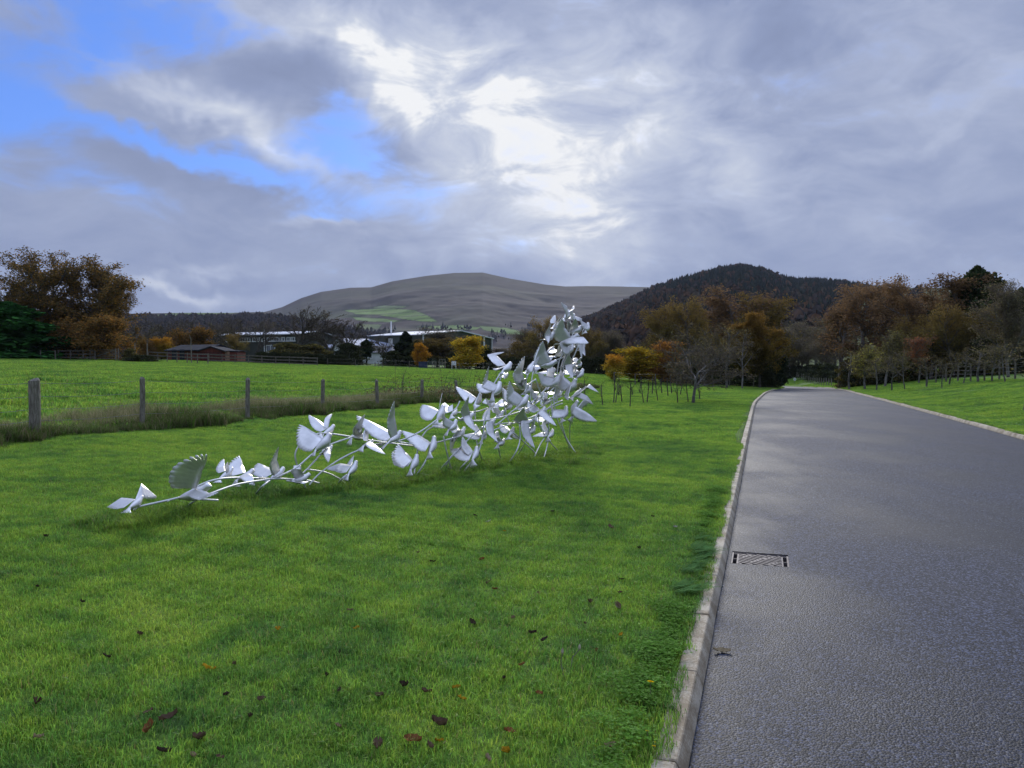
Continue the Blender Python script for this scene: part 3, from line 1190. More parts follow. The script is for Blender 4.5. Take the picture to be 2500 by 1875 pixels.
dove('B', (885, 1212), (1016, 1040), [((588, 1130), (770, 1050), 1, .40, .2), ((962, 948), (920, 1080), 1, .20)], (838, 1295), -.15)
dove('B', (935, 702), (1135, 686), [((1105, 395), (1025, 560), -1, .34, .2), ((1040, 640), N_, -1, .10)], (888, 822), .3)
dove('B', (1432, 772), (1615, 640), [((1502, 210), (1470, 430), -1, .40, .2), ((985, 412), (1270, 560), 1, .50, .5)], (1312, 885), -.15)
dove('B', (1085, 832), (1225, 768), [((1166, 535), (1140, 680), 1, .20), ((1388, 940), (1290, 850), -1, .28)], (1040, 905), 0)
dove('B', (1988, 922), (2068, 700), [((1600, 622), (1850, 705), 1, .50, .2), ((1905, 1120), (1950, 1030), 1, .24)], (1985, 1010), -.1)
dove('B', (1725, 1152), (1838, 948), [((1545, 795), (1620, 940), 1, .52, .6), ((1472, 900), (1540, 1030), 1, .34)], (1712, 1240), -.2)
# the dense right-hand part
dove('C', (385, 822), (468, 675), [((215, 660), (290, 690), 1, .56, .7), ((442, 525), (410, 640), 1, .22)], (365, 880), .1, fat=1.1)
dove('C', (540, 772), (602, 715), [((462, 632), (500, 690), 1, .40, .7), ((560, 690), N_, 1, .2)], (545, 800), .6)
dove('C', (505, 935), (610, 832), [((438, 752), (450, 820), -1, .32, .2), ((325, 885), (420, 850), 1, .34, .2)], (470, 1000), -.05)
dove('C', (640, 812), (788, 768), [((728, 556), (680, 680), -1, .36, .3), ((795, 945), (770, 870), -1, .32)], (598, 795), .1)
dove('C', (585, 1005), (696, 915), [((600, 870), (600, 930), 1, .26), ((528, 1180), (540, 1080), -1, .36)], (540, 1060), .25)
dove('C', (790, 660), (868, 548), [((582, 462), (720, 530), 1, .46, .15), ((735, 640), N_, 1, .24)], (822, 695), .45)
dove('C', (985, 552), (1082, 420), [((945, 235), (920, 400), -1, .44, .8), ((808, 430), (870, 460), 1, .42, .7)], (975, 640), .15, fat=1.2)
dove('C', (1092, 292), (1195, 215), [((1108, 84), (1012, 120), 1, .44, .1), ((985, 268), (1040, 275), 1, .24, .1)], (1072, 330), .3, fat=1.15)
dove('C', (1235, 440), (1375, 470), [((1330, 125), (1255, 330), -1, .50, .4), ((1350, 375), N_, -1, .22)], (1190, 430), .5)
dove('C', (1240, 692), (1385, 562), [((1160, 400), (1180, 540), -1, .46, .5), ((1085, 470), (1130, 560), 1, .40, .2), ], (1215, 720), -.1, fat=1.15)
dove('C', (1452, 782), (1562, 695), [((1365, 615), (1420, 660), 1, .42, .2), ((1672, 890), (1620, 800), -1, .36, .3)], (1425, 830), -.2)
dove('C', (1255, 852), (1420, 848), [((1320, 680), (1290, 760), -1, .50, .3), ((1440, 1135), (1370, 1000), -1, .40, .4)], (1215, 830), -.25)
dove('C', (1160, 1000), (1218, 912), [((1065, 868), (1120, 890), 1, .34, .2), ((1278, 1030), (1240, 975), 1, .26, .3)], (1160, 1020), .1)
dove('C', (1582, 1012), (1648, 932), [((1412, 1000), (1500, 950), 1, .42, .3), ((1535, 825), (1555, 900), 1, .24)], (1585, 1060), -.1)
dove('C', (1735, 812), (1796, 678), [((1612, 610), (1640, 720), -1, .42, .8), ((1635, 790), N_, 1, .26)], (1740, 840), -.1)
dove('C', (1850, 575), (1945, 500), [((2132, 525), (2030, 438), -1, .38, .2), ((2072, 655), (2020, 560), 1, .34, .2)], (1820, 600), .2)
dove('C', (1845, 785), (1895, 600), [((2115, 842), (2020, 770), -1, .44, .3), ((2032, 628), (1960, 590), 1, .34, .2)], (1815, 850), -.15, fat=1.1)
dove('C', (1785, 535), (1905, 378), [((1715, 280), (1720, 390), 1, .54, .1), ((1800, 610), (1780, 570), -1, .28, .1)], (1740, 560), -.2, fat=1.15)
dove('C', (1595, 465), (1725, 345), [((1615, 215), (1640, 290), 1, .34, .9), ((1468, 310), (1520, 370), -1, .46, .2)], (1560, 500), .05, fat=1.25)
dove('C', (1480, 238), (1690, 205), [((1500, -10), (1520, 110), 1, .44, .2), ((1430, 330), N_, -1, .30)], (1400, 265), .1)
dove('C', (900, 892), (1018, 822), [((950, 680), (940, 780), 1, .30, .2), ((1040, 1065), (970, 980), -1, .34, .2)], (880, 900), .05)
dove('C', (1040, 1092), (1122, 1040), [((1040, 935), (1050, 1000), 1, .24), ((1000, 1050), N_, -1, .2)], (1030, 1125), .15)
dove('C', (768, 1258), (828, 1115), [((530, 1140), (640, 1130), 1, .52, .6), ((655, 995), (690, 1090), 1, .30, .2)], (782, 1335), -.25)
dove('C', (868, 1040), (912, 955), [((665, 985), (770, 960), 1, .38, .3), ((798, 862), (840, 940), 1, .22)], (850, 1085), .1)
dove('C', (1015, 795), (1108, 738), [((1035, 630), (1035, 700), 1, .30, .2), ((985, 690), N_, -1, .2)], (1000, 805), .3)
dove('C', (955, 690), (1000, 600), [((905, 585), (930, 630), -1, .24, .2), ((882, 655), N_, 1, .18)], (950, 710), .4)
dove('C', (1430, 620), (1505, 585), [((1392, 460), (1420, 530), -1, .32, .2), ((1480, 520), N_, 1, .2)], (1400, 640), .25)
dove('C', (1090, 350), (1152, 335), [((1110, 380), N_, -1, .12), ((1130, 300), N_, 1, .1)], (1080, 360), .7)
dove('C', (1330, 520), (1400, 470), [((1300, 420), N_, -1, .22), ((1345, 370), N_, 1, .22)], (1310, 550), .35)
dove('C', (1890, 365), (1976, 282), [((1860, 340), N_, -1, .14), ((1900, 300), N_, 1, .12)], (1870, 380), .3)
dove('C', (1540, 640), (1620, 600), [((1500, 660), N_, -1, .2), ((1600, 540), N_, 1, .2)], (1510, 660), .4)
dove('C', (1330, 740), (1400, 690), [((1240, 700), (1280, 690), -1, .2), ((1360, 620), N_, 1, .24)], (1310, 760), .45)
dove('D', (1610, 345), (1695, 235), [((1568, 108), (1670, 160), -1, .26, .1), ((1745, 155), (1745, 215), 1, .2, .1)], (1590, 370), .0)
dove('D', (1545, 700), (1840, 588), [((1572, 330), (1570, 500), -1, .50, .2), ((1958, 692), (1900, 590), -1, .40, .1)], (1490, 700), -.1, fat=1.0)
dove('D', (1690, 540), (1905, 450), [((1765, 335), (1790, 420), -1, .36, .2), ((1655, 375), (1700, 430), -1, .3, .1)], (1660, 570), .15)
dove('D', (1915, 520), (1968, 408), [((1830, 335), (1860, 400), -1, .28, .1), ((1880, 560), N_, 1, .24)], (1905, 545), .3)
dove('D', (1340, 638), (1478, 560), [((1428, 405), (1370, 520), -1, .34, .1), ((1390, 690), N_, -1, .2)], (1320, 640), .05)
dove('D', (1450, 470), (1530, 400), [((1485, 285), (1495, 360), 1, .2, .1), ((1572, 285), (1540, 350), -1, .22, .1)], (1440, 480), .2)
dove('D', (1275, 1012), (1525, 958), [((1300, 655), (1300, 820), -1, .50, .2), ((1490, 870), N_, 1, .3)], (1190, 1010), -.05)
dove('D', (1655, 825), (1748, 718), [((1545, 690), (1600, 740), -1, .34, .4), ((1552, 845), N_, 1, .2)], (1640, 840), -.05)
dove('D', (1800, 640), (1900, 640), [((1860, 915), (1870, 780), -1, .26, .1), ((1790, 760), N_, 1, .24)], (1760, 640), .1)
dove('D', (1620, 1022), (1785, 998), [((1670, 850), (1690, 930), -1, .40, .2), ((1730, 1190), (1720, 1100), -1, .34, .1)], (1590, 1030), .1)
dove('D', (1795, 1010), (1862, 985), [((1795, 895), (1810, 940), 1, .24, .7), ((1840, 900), N_, -1, .2)], (1780, 1020), .15)
dove('D', (1075, 1110), (1190, 965), [((1275, 1050), (1230, 1010), -1, .34, .1), ((1150, 1100), N_, -1, .24)], (1060, 1120), .0)
dove('D', (1480, 1130), (1430, 1080), [((1205, 1115), (1320, 1090), 1, .24, .1), ((1500, 1060), N_, -1, .2)], (1500, 1140), .3)
dove('D', (1700, 330), (1760, 290), [((1870, 340), (1820, 330), 1, .24, .1), ((1690, 250), N_, -1, .2)], (1690, 340), .35)
dove('D', (1580, 560), (1520, 470), [((1480, 420), N_, -1, .2), ((1560, 430), N_, 1, .2)], (1590, 590), .35)

dove('D', (1560, 625), (1662, 560), [((1500, 470), (1510, 545), 1, .40, .1), ((1622, 468), (1610, 530), -1, .36, .1)], (1530, 650), .45)
dove('D', (1850, 765), (1905, 690), [((1905, 865), (1890, 790), -1, .36, .1), ((1815, 655), (1830, 700), 1, .36, .1)], (1830, 790), .3)
dove('D', (1500, 865), (1592, 800), [((1440, 735), (1460, 790), 1, .40, .2), ((1545, 700), (1540, 760), -1, .36, .2)], (1470, 890), .4)
dove('D', (1720, 1155), (1805, 1095), [((1638, 1055), (1680, 1080), 1, .40, .2), ((1765, 1005), (1755, 1060), -1, .34, .2)], (1690, 1180), .35)
dove('C', (1540, 865), (1622, 800), [((1478, 775), (1500, 810), 1, .40, .2), ((1605, 715), (1590, 770), -1, .36, .2)], (1515, 890), .35)
dove('C', (1380, 965), (1452, 898), [((1308, 878), (1350, 900), 1, .38, .2), ((1425, 815), (1415, 870), -1, .34, .2)], (1360, 990), .3)
dove('C', (1128, 705), (1202, 640), [((1078, 595), (1100, 640), 1, .38, .4), ((1185, 555), (1170, 610), -1, .36, .2)], (1105, 730), .5)
dove('C', (1650, 565), (1742, 520), [((1578, 515), (1620, 530), 1, .38, .2), ((1682, 435), (1690, 490), -1, .36, .3)], (1625, 585), .4)


def stem(v, pts, ground_start=True, off=0.0, rad=0.0100, ground_end=False):
    w = []
    for i, p in enumerate(pts):
        x, y = cpx(v, p)
        if (i == 0 and ground_start) or (i == len(pts) - 1 and ground_end):
            h = hit(x, y)
            h[2] -= .04
            w.append(Vector(h))
        else:
            w.append(Vector(P(x, y, depth_at(x) + off)))
    if ground_start and len(w) > 2 and abs(w[0].y - w[1].y) > .5:
        pass
    # Catmull-Rom through the points
    full = [w[0] * 2 - w[1]] + w + [w[-1] * 2 - w[-2]]
    pts3 = []
    for i in range(1, len(full) - 2):
        p0, p1, p2, p3 = full[i - 1:i + 3]
        for k in range(6):
            t_ = k / 6
            pts3.append(0.5 * ((p1 * 2) + (p2 - p0) * t_ + (p0 * 2 - p1 * 5 + p2 * 4 - p3) * t_ ** 2 + (p1 * 3 - p0 - p2 * 3 + p3) * t_ ** 3))
    pts3.append(w[-1])
    b0 = Vector(sc_base)
    obj('stem', MB().tube([q - b0 for q in pts3], rad, 8).mesh('stem', True), M['stem_steel'], sculpture)


for a_ in [
    ('A', [(50, 1112), (170, 1052), (300, 1012), (525, 962), (640, 935)]),
    ('A', [(625, 1030), (780, 955), (900, 902), (1120, 826), (1360, 787), (1480, 778), (1700, 793), (1800, 815)]),
    ('A', [(960, 958), (850, 952), (745, 945)], False, -.1),
    ('A', [(700, 905), (810, 832), (950, 785), (1130, 769), (1390, 780)], False, .35),
    ('A', [(1260, 900), (1320, 850), (1390, 795)], True, .1),
    ('A', [(1440, 770), (1510, 738), (1620, 680), (1760, 562), (1900, 492), (2065, 435)], False, 0),
    ('A', [(1620, 680), (1602, 575), (1650, 485), (1760, 415), (1860, 402), (2060, 432)], False, .35),
    ('A', [(1658, 888), (1760, 780), (1860, 692), (2000, 602), (2170, 527), (2330, 495)], True, 0),
    ('A', [(1620, 805), (1640, 760), (1710, 690), (1815, 575)], True, .15),
    ('A', [(1700, 700), (1850, 725), (1960, 775), (2075, 836)], False, .1, .0085, True),
    ('A', [(1712, 882), (1665, 805), (1640, 765)], True, -.1),
    ('A', [(1930, 826), (1985, 785), (2030, 745)], True, -.15),
    ('B', [(650, 657), (930, 700), (1140, 740), (1420, 780), (1700, 815), (1800, 825)], False, .2),
    ('B', [(1080, 850), (1250, 802), (1430, 775), (1600, 745), (1780, 670), (1920, 590), (2080, 470)], False, 0),
    ('B', [(1570, 772), (1750, 797), (1850, 822), (2080, 775), (2212, 740), (2400, 690)], False, .1),
    ('B', [(1745, 1252), (1880, 1112), (1980, 925)], True, -.1),
    ('B', [(1772, 1268), (1785, 1130), (1812, 945), (1830, 830)], True, .1),
    ('B', [(1880, 700), (1950, 610), (2040, 560), (2160, 500)], False, .3),
    ('C', [(405, 1342), (540, 1222), (650, 1105), (830, 935), (990, 870), (1200, 850)], True, .1),
    ('C', [(550, 1362), (490, 1172), (455, 1000)], True, .05),
    ('C', [(465, 1338), (520, 1240), (620, 1130)], True, .3),
    ('C', [(600, 1362), (665, 1310), (725, 1250)], True, -.15),
    ('C', [(640, 1384), (750, 1280), (840, 1140), (885, 970), (890, 860), (930, 720)], True, -.15),
    ('C', [(1138, 1285), (1240, 1160), (1282, 1020), (1275, 870)], True, -.2),
    ('C', [(1510, 1222), (1400, 1130), (1290, 1030), (1210, 960)], True, -.05),
    ('C', [(1245, 1190), (1340, 1062), (1420, 900), (1450, 800)], True, .1),
    ('C', [(1410, 1245), (1500, 1082), (1540, 1020), (1600, 900)], True, -.05),
    ('C', [(1525, 1252), (1580, 1065), (1590, 860), (1560, 700)], True, -.15),
    ('C', [(1710, 1146), (1600, 1052), (1500, 900), (1480, 780)], True, .1),
    ('C', [(1840, 1146), (1740, 942), (1672, 772), (1640, 560)], True, 0),
    ('C', [(1915, 1196), (1790, 1032), (1742, 900), (1725, 812)], True, -.1),
    ('C', [(1820, 1070), (1820, 882), (1860, 782), (1900, 640)], True, 0),
    ('C', [(890, 1252), (840, 1162), (810, 1042)], True, .2),
    ('C', [(1080, 1245), (1045, 1112)], True, .2),
    ('C', [(800, 832), (798, 682), (850, 520)], False, .4),
    ('C', [(600, 740), (740, 737), (850, 720), (930, 690)], False, .4),
    ('C', [(620, 820), (810, 828), (930, 820), (1100, 782), (1300, 722), (1450, 640), (1560, 480), (1640, 400)], False, .1),
    ('C', [(1010, 882), (1100, 812), (1200, 722), (1260, 690)], False, .05),
    ('C', [(930, 960), (1100, 890), (1400, 792), (1600, 692), (1740, 640)], False, .05),
    ('C', [(1190, 892), (1130, 762), (1105, 600), (1100, 480)], False, .35),
    ('C', [(1450, 380), (1500, 522), (1555, 690)], False, .1),
    ('C', [(1452, 378), (1370, 442), (1330, 520)], False, .12),
    ('C', [(1450, 640), (1530, 582), (1650, 470)], False, 0),
    ('C', [(1390, 640), (1480, 560), (1600, 450)], False, .2),
    ('C', [(1065, 395), (1090, 292)], False, .3),
    ('C', [(985, 460), (1005, 420), (1062, 328)], False, .25),
    ('C', [(560, 720), (600, 680), (632, 615)], False, .5),
    ('C', [(1640, 640), (1650, 560), (1662, 480), (1700, 200), (1760, 80)], False, .1),
    ('C', [(1680, 640), (1690, 490), (1740, 200), (1800, -10)], False, .2),
    ('C', [(1660, 620), (1700, 480), (1780, 250), (1850, -40)], False, .25),
    ('C', [(1340, 640), (1350, 380), (1410, 270), (1480, 160), (1490, 40)], False, .2),
    ('C', [(1390, 640), (1415, 340), (1460, 220), (1500, 120)], False, .35),
    ('C', [(1330, 310), (1400, 230), (1520, 110)], False, .2),
    ('C', [(1500, 680), (1620, 610), (1745, 560)], False, .3),
    ('C', [(1560, 710), (1660, 640), (1740, 610)], False, -.05),
    ('D', [(1200, 1100), (1195, 930), (1258, 752)], False, .15),
    ('D', [(1080, 1112), (1180, 980), (1300, 870), (1400, 790), (1470, 730)], False, .2),
    ('D', [(1290, 1010), (1440, 950), (1620, 880)], False, 0),
    ('D', [(1560, 1100), (1580, 980), (1645, 830), (1690, 560), (1700, 380)], False, .15),
    ('D', [(1600, 1090), (1610, 980), (1660, 860), (1720, 600), (1770, 500)], False, .05),
    ('D', [(1725, 922), (1770, 830), (1815, 720)], False, -.05),
    ('D', [(1740, 1130), (1800, 1030), (1840, 980)], False, .1),
    ('D', [(1380, 700), (1420, 560), (1465, 510), (1560, 440)], False, .15),
    ('D', [(1700, 1460), (1830, 1370), (1930, 1300)], False, .1),
]:
    stem(*a_)

# unmown tufts round the feet of the stems
tuft_tiles = [tile_mesh('tuft_tile', M['long_grass'], 90 + k, 0.34, 330, .045, .11, .0035, .006, 1.2, 0.5) for k in range(4)]
r = rs(5)
tp = []
for q in [(265, 1280), (300, 1275), (340, 1268), (390, 1262), (430, 1258), (470, 1252), (520, 1250), (560, 1240), (600, 1222), (640, 1205), (690, 1200), (740, 1200), (780, 1196), (820, 1190), (860, 1180),
          (900, 1178), (940, 1188), (990, 1178), (1010, 1168), (1050, 1160), (1090, 1155), (1120, 1150), (1160, 1140), (1190, 1132), (1230, 1128), (1270, 1122), (1300, 1122), (1330, 1118), (1370, 1108), (1410, 1106), (1440, 1098), (1400, 1118)]:
    for k in range(7):
        h = hit(q[0] + r.normal(0, 22), q[1] + r.normal(2, 6))
        tp.append(h - np.array([0, 0, .005]))
n = len(tp)
scatter('tuft_grass', tuft_tiles, tp, np.stack([np.zeros(n), np.zeros(n), r.uniform(0, 6.28, n)], -1), r.uniform(.5, 1.15, n), r.randint(0, 4, n),
        'longer dark green grass left unmown under the dove sculpture', 'grass')


# ------------------------------------------------------------------ hills
def vnoise(x, y, seed=0):
    """smooth value noise, vectorised"""
    xi, yi = np.floor(x).astype(np.int64), np.floor(y).astype(np.int64)
    fx, fy = x - xi, y - yi
    fx, fy = fx * fx * (3 - 2 * fx), fy * fy * (3 - 2 * fy)

    def h(a, c):
        n = (a * 374761393 + c * 668265263 + seed * 144665) & 0x7fffffff
        n = ((n ^ (n >> 13)) * 1274126177) & 0x7fffffff
        return ((n ^ (n >> 16)) & 0xffff) / 65535.0
    return (h(xi, yi) * (1 - fx) + h(xi + 1, yi) * fx) * (1 - fy) + (h(xi, yi + 1) * (1 - fx) + h(xi + 1, yi + 1) * fx) * fy


ORD = 'first second third fourth fifth sixth seventh eighth ninth tenth eleventh twelfth thirteenth fourteenth fifteenth sixteenth seventeenth eighteenth nineteenth twentieth'.split()


def fbm(x, y, o=4, seed=0):
    v, a, tot = 0, 1.0, 0
    for k in range(o):
        v = v + a * vnoise(x * 2 ** k, y * 2 ** k, seed + k)
        tot += a
        a *= .5
    return v / tot


def in_poly(px, py, poly):
    inside = np.zeros(px.shape, bool)
    n = len(poly)
    for i in range(n):
        x1, y1 = poly[i]
        x2, y2 = poly[(i + 1) % n]
        c = ((y1 > py) != (y2 > py)) & (px < (x2 - x1) * (py - y1) / (y2 - y1 + 1e-9) + x1)
        inside ^= c
    return inside


def edge_dist(px, py, poly):
    d = np.full(px.shape, 1e9)
    n = len(poly)
    for i in range(n):
        a_, b_ = np.array(poly[i], float), np.array(poly[(i + 1) % n], float)
        ab = b_ - a_
        t_ = np.clip(((px - a_[0]) * ab[0] + (py - a_[1]) * ab[1]) / (ab @ ab), 0, 1)
        d = np.minimum(d, np.hypot(px - a_[0] - t_ * ab[0], py - a_[1] - t_ * ab[1]))
    return d


class Hill:
    """a ridge at distance R whose skyline follows a profile, rising from R0 and falling away behind"""
    def __init__(self, prof, R0, R, back, power, rough, seed):
        self.px = np.array([q[0] for q in prof], float)
        self.el = np.array([(891 - q[1]) / F for q in prof], float)
        self.R0, self.R, self.back, self.pw, self.rough, self.seed = R0, R, back, power, rough, seed

    def z(self, px, Y):
        top = np.interp(px, self.px, self.el) * self.R + EYE
        f = np.clip((Y - self.R0) / (self.R - self.R0), 0, 1)
        b_ = np.clip((Y - self.R) / self.back, 0, 1)
        x = (px - W / 2) / F * Y
        n = (fbm(x / 240, Y / 240, 4, self.seed) - .5) * self.rough
        prof = f ** self.pw
        return -2 + (top + 2) * prof * (1 - b_ ** 2 * .8) + n * np.sin(np.pi * np.clip(f, 0, 1)) * (b_ <= 0)


def hill_mesh(name, H_, px0, px1, dpx, Ys, colour):
    pxs = np.arange(px0, px1 + dpx, dpx)
    PX, YY_ = np.meshgrid(pxs, Ys, indexing='ij')
    X_ = (PX - W / 2) / F * YY_
    Z_ = H_.z(PX, YY_)
    PY = 891 - (Z_ - EYE) / YY_ * F
    i_ = np.arange(PX.size).reshape(PX.shape)
    q = np.stack([i_[:-1, :-1], i_[1:, :-1], i_[1:, 1:], i_[:-1, 1:]], -1).reshape(-1, 4)
    me = mesh_np(name, np.stack([X_, YY_, Z_], -1).reshape(-1, 3), q, col=colour(PX, PY, X_, YY_).reshape(-1, 3), smooth=True)
    o = obj(name, me, M['hill'], kind='structure')
    return o


def lerp3(f, a_, b_):
    return np.array(a_) * (1 - f[..., None]) + np.array(b_) * f[..., None]


MOUNT = Hill([(300, 800), (560, 772), (646, 762), (690, 750), (737, 728), (785, 713), (856, 703), (907, 702), (958, 687.5), (1042, 674), (1110, 667), (1178, 666), (1246, 681), (1330, 695), (1380, 700), (1436, 699), (1520, 700), (1590, 702), (1700, 715), (1900, 760)], 1300, 3100, 500, 1.25, 46, 3)
FIELDS = [[(835, 757), (905, 754), (945, 751), (1012, 757), (1042, 768), (1072, 787), (1030, 785), (985, 779), (930, 770), (870, 768)],
          [(862, 774), (930, 776), (985, 783), (960, 787), (900, 785), (868, 781)],
          [(870, 790), (935, 791), (925, 803), (872, 804)],
          [(1015, 797), (1120, 793), (1175, 799), (1160, 806), (1060, 803)],
          [(1170, 795), (1240, 800), (1290, 812), (1330, 822), (1240, 815), (1180, 806)],
          [(900, 752), (935, 745), (1000, 747), (985, 753)],
          [(1280, 826), (1340, 832), (1400, 850), (1300, 842)]]


def mount_col(px, py, x, y):
    n1 = fbm(x / 160, y / 60, 5, 11)
    n2 = fbm(x / 420, y / 160, 4, 17)
    c = lerp3(np.clip((n2 - .35) * 3.0, 0, 1), (.056, .047, .038), (.074, .070, .043))
    # darker heather and bracken low down
    low = np.clip((py - 700) / 90, 0, 1)
    c = c * (1 - low[..., None]) + lerp3(np.clip((n1 - .3) * 2.6, 0, 1), (.034, .024, .028), (.058, .043, .040)) * low[..., None]
    dk = np.clip((n1 - .58) * 9, 0, 1) * np.clip((py - 690) / 30, 0, 1)
    c = c * (1 - .45 * dk[..., None])
    gm_ = np.exp(-((px - 900) / 230) ** 2 - ((py - 785) / 32) ** 2) * np.clip((n2 - .32) * 4, 0, 1)
    c = c * (1 - .75 * gm_[..., None]) + np.array((.085, .105, .048)) * (.75 * gm_[..., None])
    for k, poly in enumerate(FIELDS):
        jx, jy = px + (n1 - .5) * 8, py + (n2 - .5) * 3
        ins = in_poly(jx, jy, poly)
        ed = edge_dist(jx, jy, poly)
        g_ = np.array([(.135, .21, .05), (.12, .19, .048), (.11, .145, .055), (.13, .20, .055), (.12, .19, .055), (.13, .17, .07), (.10, .14, .05)][k])
        stripe = 1 - .55 * (np.abs(((jy * 1.0 + jx * .07) % 9.0) - 4.5) < 0.9) * (k == 0)
        c = np.where(ins[..., None], g_ * stripe[..., None] * (0.85 + .3 * n1[..., None]), c)
        c = np.where((ed < 1.1)[..., None], c * .35, c)
    return c


hill_mesh('mountain', MOUNT, 300, 1900, 3.0, np.concatenate([np.linspace(1300, 3100, 190), np.linspace(3130, 3600, 8)]), mount_col)

RIDGE = Hill([(-1300, 742), (-600, 752), (-100, 762), (320, 766), (450, 764), (560, 764), (640, 762), (690, 768), (760, 782), (850, 800), (980, 830)], 420, 1250, 260, 1.1, 10, 5)


def ridge_col(px, py, x, y):
    n1 = fbm(x / 60, y / 60, 4, 21)
    c = lerp3(np.clip((n1 - .3) * 2.5, 0, 1), (.040, .036, .030), (.065, .060, .042))
    fld = (py < 773 + 4 * n1) & (fbm(x / 120, y / 200, 2, 31) > .38)
    return np.where(fld[..., None], np.array((.10, .14, .055)) * (.8 + .4 * n1[..., None]), c)


hill_mesh('ridge', RIDGE, -1300, 980, 6.0, np.concatenate([np.linspace(420, 1250, 70), np.linspace(1270, 1500, 5)]), ridge_col)

KNOLL = Hill([(1290, 870), (1380, 812), (1450, 788), (1548, 743), (1599, 717), (1646, 703), (1713, 683), (1758, 672), (1809, 666), (1856, 673), (1893, 688), (1940, 700), (1997, 701), (2054, 706), (2100, 714), (2140, 722), (2200, 740), (2300, 760), (2500, 800)], 330, 1150, 300, 0.95, 14, 8)
RIGHTH = Hill([(1900, 800), (2000, 716), (2060, 704), (2140, 700), (2169, 704), (2242, 703), (2320, 704), (2435, 715), (2500, 717), (2800, 700), (3300, 690), (4200, 740)], 260, 900, 300, 1.0, 8, 12)


def wood_floor(px, py, x, y):
    n1 = fbm(x / 40, y / 40, 4, 41)
    return lerp3(np.clip((n1 - .3) * 2.5, 0, 1), (.030, .028, .022), (.055, .045, .032))


def pasture(px, py, x, y):
    n1 = fbm(x / 70, y / 70, 4, 51)
    n2 = fbm(x / 200, y / 140, 3, 52)
    c = lerp3(np.clip((n1 - .3) * 2.5, 0, 1), (.075, .095, .040), (.105, .135, .050))
    return np.where((n2 > .56)[..., None], c * .5, c)


hill_mesh('wooded_hill', KNOLL, 1290, 2500, 6.0, np.concatenate([np.linspace(330, 1150, 70), np.linspace(1170, 1450, 6)]), wood_floor)
hill_mesh('pasture_hill', RIGHTH, 1900, 4200, 8.0, np.concatenate([np.linspace(260, 900, 50), np.linspace(920, 1200, 6)]), pasture)


# woods on the hills: crowns too far away to count
def wood_mass(name, hills, n, seed, box, hts, pal, cone, label, keep=None):
    r_ = rs(seed)
    hl = hills
    px = r_.uniform(box[0], box[1], n)
    Y = np.sqrt(r_.uniform(box[2] ** 2, box[3] ** 2, n))
    z = hl.z(px, Y)
    if keep is not None:
        k = keep(px, Y, z)
        px, Y, z = px[k], Y[k], z[k]
    n = len(px)
    x = (px - W / 2) / F * Y
    h = r_.uniform(hts[0], hts[1], n)
    con = r_.uniform(0, 1, n) < cone(px, 891 - (z - EYE) / Y * F)
    wd = np.where(con, h * .20, h * .30) * r_.uniform(.8, 1.25, n)
    pal_c, pal_b = np.array(pal[0]), np.array(pal[1])
    cc = np.where(con[:, None], pal_c[r_.randint(0, len(pal_c), n)], pal_b[r_.randint(0, len(pal_b), n)]) * r_.uniform(.7, 1.3, (n, 1))
    # rings of a rough crown: heights and radii
    m_ = 6
    lv = 5
    hc = np.array([.08, .34, .55, .78, 1.0])
    rc = np.array([.95, .85, .60, .34, .03])
    hb = np.array([.20, .40, .66, .88, 1.0])
    rb = np.array([.62, 1.0, .95, .55, .10])
    V = np.zeros((n, lv, m_, 3))
    ang = np.linspace(0, 2 * np.pi, m_, endpoint=False)
    for i in range(lv):
        hf = np.where(con, hc[i], hb[i])
        rf = np.where(con, rc[i], rb[i])
        rad = wd[:, None] * rf[:, None] * r_.uniform(.65, 1.3, (n, m_))
        a2 = ang[None] + r_.uniform(0, 6.28, (n, 1)) + r_.normal(0, .2, (n, m_))
        V[:, i, :, 0] = x[:, None] + np.cos(a2) * rad
        V[:, i, :, 1] = Y[:, None] + np.sin(a2) * rad
        V[:, i, :, 2] = z[:, None] + (h * hf)[:, None] + r_.normal(0, .05, (n, m_)) * h[:, None]
    base = (np.arange(n) * lv * m_)[:, None]
    qs = []
    for i in range(lv - 1):
        for j in range(m_):
            j2 = (j + 1) % m_
            qs.append([i * m_ + j, i * m_ + j2, (i + 1) * m_ + j2, (i + 1) * m_ + j])
    qs = (base[:, None, :] + np.array(qs)[None]).reshape(-1, 4)
    col = np.repeat(cc, lv * m_, 0) * r_.uniform(.75, 1.25, (n * lv * m_, 1))
    me = mesh_np(name, V.reshape(-1, 3), qs, col=col)
    return obj(name, me, M['twig'], kind='stuff', label=label, cat='wood')


CONI = [(.016, .026, .018), (.020, .030, .020), (.014, .022, .018), (.026, .032, .020)]
BRN = [(.060, .036, .022), (.050, .034, .024), (.075, .042, .022), (.042, .034, .028), (.055, .045, .028)]
wood_mass('forest', KNOLL, 13500, 61, (1300, 2260, 380, 1190), (8, 16), (CONI, BRN),
          lambda px, py: np.clip(.85 - (py - 720) / 130 + .25 * (px > 1800), .22, .92), 'dark conifer and brown larch wood covering the rounded hill',
          keep=lambda px, Y, z: ~((px > 2000) & (px < 2050) & (Y > 960) & (Y < 1040)))
wood_mass('ridge_wood', RIDGE, 6500, 62, (-400, 960, 430, 1120), (5.5, 9.5), (CONI, [(.050, .042, .038), (.042, .036, .034), (.06, .045, .032), (.048, .044, .036)]),
          lambda px, py: np.full(px.shape, .15), 'bare brown woods on the low ridge behind the stables')
wood_mass('hedgerow_wood', MOUNT, 1500, 63, (820, 1450, 1350, 2000), (6, 13), (CONI, [(.035, .034, .026), (.045, .035, .028)]),
          lambda px, py: np.full(px.shape, .3), 'scattered dark hedgerow trees at the foot of the mountain',
          keep=lambda px, Y, z: (fbm(px / 40, Y / 120, 3, 77) > .52))
